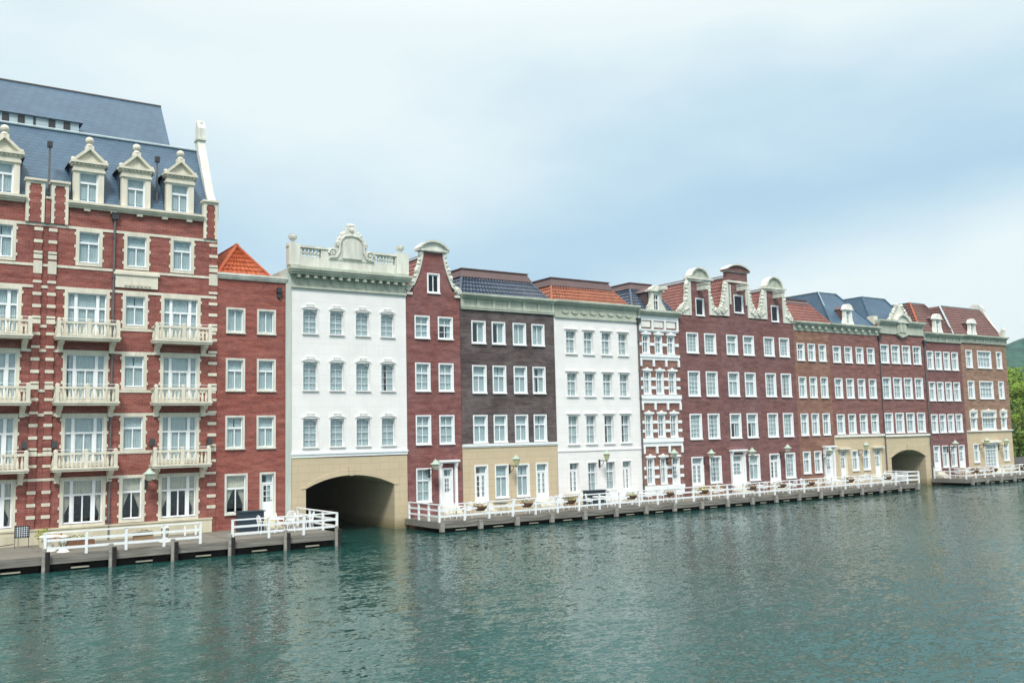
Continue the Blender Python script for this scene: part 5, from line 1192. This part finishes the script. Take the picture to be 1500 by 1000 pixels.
# things by the hotel
ZD = .68
R = thing('notice_board', 'small grey-framed notice board with a dark gridded sheet on the deck', 'notice board', (5.25, -1.0, ZD))
b = MB('darkmetal'); ring(b, 5.25, 5.9, 1.15, 1.72, .03, -1.06, -1.0); b.box(5.27, 5.29, -1.06, -1.0, ZD, 1.15); b.box(5.86, 5.88, -1.06, -1.0, ZD, 1.15); b.build('frame', R)
b = MB('bluebox'); b.box(5.28, 5.87, -1.05, -1.02, 1.18, 1.72); b.mat('white')
for k in range(1, 6): b.box(5.28 + .098 * k - .008, 5.28 + .098 * k + .008, -1.056, -1.051, 1.18, 1.72); b.box(5.28, 5.87, -1.058, -1.0565, 1.18 + .09 * k - .006, 1.18 + .09 * k + .006)
b.build('panel', R)
def pot(x, y, r, h, lf, label, mat='wicker', lr=.4, n=160):
    R = thing('flower_pot', label, 'flower pot', (x, y, ZD)); b = MB(mat); b.lathe([(r * .7, 0), (r, h), (r * .9, h + .01)], (x, y, ZD), 12); b.build('pot', R)
    b = MB(lf); b.leaves((x, y, ZD + h + lr * .6), lr, lr, lr * .8, n, .05); b.build('plants', R)
pot(6.45, -1.6, .25, .35, 'leafy', 'pot with a bright yellow-green bush behind the left railing post', 'base', .4, 260)
pot(6.95, -2.4, .22, .35, 'flower', 'pot of orange flowers beside the white stone table', 'base', .28, 160)
R = thing('planter_box', 'long dark wooden planter with low greenery behind the hotel railing', 'planter', (7.7, -2.6, ZD)); b = MB('wicker'); b.box(7.2, 8.5, -2.85, -2.4, ZD, ZD + .3); b.mat('soil'); b.box(7.25, 8.45, -2.8, -2.45, ZD + .3, ZD + .31); b.build('box', R)
b = MB('leaf'); b.leaves((7.85, -2.62, ZD + .42), .6, .2, .15, 120, .05); b.mat('leafbr'); b.leaves((7.4, -2.62, ZD + .4), .25, .2, .12, 40, .05); b.build('plants', R)
R = thing('planter_box', 'short light brown wooden planter hanging behind the hotel railing', 'planter', (10.1, -5.6, 1.2)); b = MB('fence'); b.box(9.65, 10.5, -5.82, -5.55, 1.1, 1.38); b.mat('wood'); b.box(9.62, 10.53, -5.85, -5.52, 1.38, 1.41); b.build('box', R)
b = MB('leafbr'); b.leaves((10.1, -5.68, 1.46), .38, .1, .06, 60, .03); b.build('plants', R)
R = thing('stone_table', 'round white stone table on a flared foot beside the left railing post', 'table', (6.45, -3.6, ZD)); b = MB('whitestone'); b.lathe([(.45, 0), (.47, .04), (.42, .08)], (6.45, -3.6, ZD + .62), 18); b.build('tabletop', R); b = MB('whitestone'); b.lathe([(.3, 0), (.12, .12), (.1, .5), (.2, .62)], (6.45, -3.6, ZD), 14); b.build('foot', R)
def deck_lantern(x, y, label):
    R = thing('deck_lantern', label, 'lantern', (x, y, ZD), 'standing glass lanterns on the hotel deck'); b = MB('whitestone'); b.lathe([(.28, 0), (.2, .06), (.1, .2)], (x, y, ZD), 12); b.build('base', R)
    b = MB('darkmetal')
    for k in range(8): a = k * math.pi / 4; b.path([(x + .08 * math.cos(a), y + .08 * math.sin(a), ZD + .2), (x + .19 * math.cos(a), y + .19 * math.sin(a), ZD + .42), (x + .16 * math.cos(a), y + .16 * math.sin(a), ZD + .66)], .012, 4)
    b.build('cage', R)
    b = MB('lampwhite'); b.lathe([(.06, 0), (.15, .2), (.13, .42)], (x, y, ZD + .22), 10); b.build('lamp_glass', R); b = MB('whitestone'); b.lathe([(.2, 0), (.19, .04), (.05, .1)], (x, y, ZD + .66), 12); b.build('cap', R)
deck_lantern(6.9, -4.4, 'caged glass lantern standing at the left end of the hotel railing'); deck_lantern(11.6, -3.4, 'caged glass lantern standing near the right end of the hotel railing')
ZD = .6
# parked car beyond the end house
R = thing('parked_car', 'dark grey car parked on the quay past the end house', 'car', (103.5, 2.2, .6))
b = MB('darkmetal'); b.xz([(101.6, .85), (105.6, .85), (105.6, 1.35), (105.0, 1.45), (104.3, 1.9), (102.6, 1.9), (102.0, 1.45), (101.6, 1.35)], 1.3, 3.0); b.build('body', R)
b = MB('glass'); b.xz([(102.2, 1.46), (104.85, 1.46), (104.25, 1.85), (102.65, 1.85)], 1.28, 1.299); b.build('side_window', R)
for x in (102.4, 104.8): b = MB('black'); b.tube((x, 1.2, .92), (x, 1.45, .92), .3, 14); b.build('wheel', R)

# ================================================================== TREES AND HILLS
def leafmat(name, c0, c1):
    m, t, b = new_mat(name); f = noise(t, .55, 4); c = mixc(t, ramp(t, f, .35, .65), c0, c1)
    c = mixc(t, ramp(t, noise(t, 4, 2), .4, .7, (0, 0, 0), (.5, .5, .5)), c, tuple(x * .6 for x in c0))
    t.links.new(c, b.inputs['Base Color']); b.inputs['Roughness'].default_value = .7; b.inputs['Specular IOR Level'].default_value = .25
    return m
M['treeleaf'] = leafmat('broadleaf crown', (.08, .16, .02), (.21, .31, .035)); M['treeleaf2'] = leafmat('dark broadleaf crown', (.04, .09, .02), (.12, .19, .035))
def tree(x, y, h, r, mat, label, seed):
    random.seed(seed)
    R = thing('broadleaf_tree', label, 'tree', (x, y, .55), 'trees beyond the end house')
    b = MB('bark'); b.tube((x, y, .3), (x + .2, y, h * .45), .28, 8, .16)
    for k in range(6):
        a = k * 1.05 + seed; b.tube((x + .1, y, h * (.25 + .04 * k)), (x + r * .6 * math.cos(a), y + r * .6 * math.sin(a), h * (.5 + .05 * k)), .1, 6, .04)
    b.build('trunk', R)
    b = MB(mat)
    for k in range(26):
        a = random.uniform(0, 6.28); z = random.uniform(.12, 1); rr = r * math.sin(math.pi * (.12 + .8 * (1 - z))) ** .7 * random.uniform(.35, .9)
        s = r * random.uniform(.26, .42)
        b.leaves((x + rr * math.cos(a), y + rr * math.sin(a), h * (.12 + .8 * z)), s, s, s * .75, 230, .22)
    b.build('crown', R)
TR = [(108, 9, 8.5, 3.4, 1, 'low dark broadleaf tree nearest the end house'), (117, 10, 11, 4.2, 0, 'bright green rounded tree behind the low dark one'), (127, 14, 13.5, 5, 0, 'tallest light green tree against the far hill'),
      (131, 6, 9, 4, 1, 'dark tree by the quay at the right edge'), (122, 5, 6.5, 3, 0, 'small bright bushy tree by the quay railing'), (142, 13, 13, 5, 1, 'dark spreading tree outside right behind the quay'), (138, 22, 14, 5, 0, 'pale tall tree set back from the quay'), (113.5, 17, 12.0, 4.6, 0, 'tall light green tree just behind the low dark tree'), (124, 22, 13.5, 5, 1, 'dark tall tree between the light green trees')]
for i, t in enumerate(TR): tree(t[0], t[1], t[2], t[3], 'treeleaf' if t[4] == 0 else 'treeleaf2', t[5], i + 1)
random.seed(99)
b = MB('leaf')
for k in range(60): b.leaves((99 + k * .75, 8.5 + random.uniform(-.8, 1.5), 1.2), .8, .8, 1.0, 60, .14)
o = b.build('shrubbery'); tag(o, kind='stuff'); o['label'] = 'dense green shrubs lining the quay behind the far deck'; o['category'] = 'shrubs'
m, t, bb = new_mat('wooded hill'); f = noise(t, .09, 10); t.links.new(mixc(t, ramp(t, f, .35, .65), (.004, .034, .026), (.022, .088, .058)), bb.inputs['Base Color']); bb.inputs['Roughness'].default_value = .95; bb.inputs['Specular IOR Level'].default_value = .1  # forest green with some distance haze painted in as blue
M['hill'] = m
from mathutils import noise as mn
def hills(x0, x1, y0, y1, hmax, yc, wy, nx, ny, name):
    b = MB('hill'); 
    for j in range(ny + 1):
        for i in range(nx + 1):
            x = lerp(x0, x1, i / nx); y = lerp(y0, y1, j / ny)
            tap = min(1, i / (nx * .12)) * min(1, (nx - i) / (nx * .12))
            z = hmax * math.exp(-((y - yc) / wy) ** 2) * (.82 + .35 * mn.fractal(Vector((x * .0045, y * .004, 3)), 1, 2, 4)) * math.sin(tap * math.pi / 2) + 3.0 * mn.noise(Vector((x * .09, y * .09, 1))) + 1.5 * mn.noise(Vector((x * .25, y * .25, 1))) - 1
            b.v.append((x, y, z))
    for j in range(ny):
        for i in range(nx): k = j * (nx + 1) + i; b._f((k, k + 1, k + nx + 2, k + nx + 1))
    structure(b.build(name))
hills(560, 2100, 250, 800, 118, 520, 170, 260, 90, 'hills')

# ------------------------------------------------------------------ haze round the whole place
m = bpy.data.materials.new('haze air'); m.use_nodes = True; t = m.node_tree; t.nodes.clear()
v = t.nodes.new('ShaderNodeVolumePrincipled'); v.inputs['Color'].default_value = (.80, .90, .97, 1); v.inputs['Density'].default_value = .00015; v.inputs['Anisotropy'].default_value = .2
o_ = t.nodes.new('ShaderNodeOutputMaterial'); t.links.new(v.outputs[0], o_.inputs['Volume']); M['haze'] = m
h_ = MB('haze').box(-2600, 2600, -2600, 2600, -1.5, 170)
tag(h_.build('haze'), kind='stuff')
sc.cycles.volume_bounces = 0
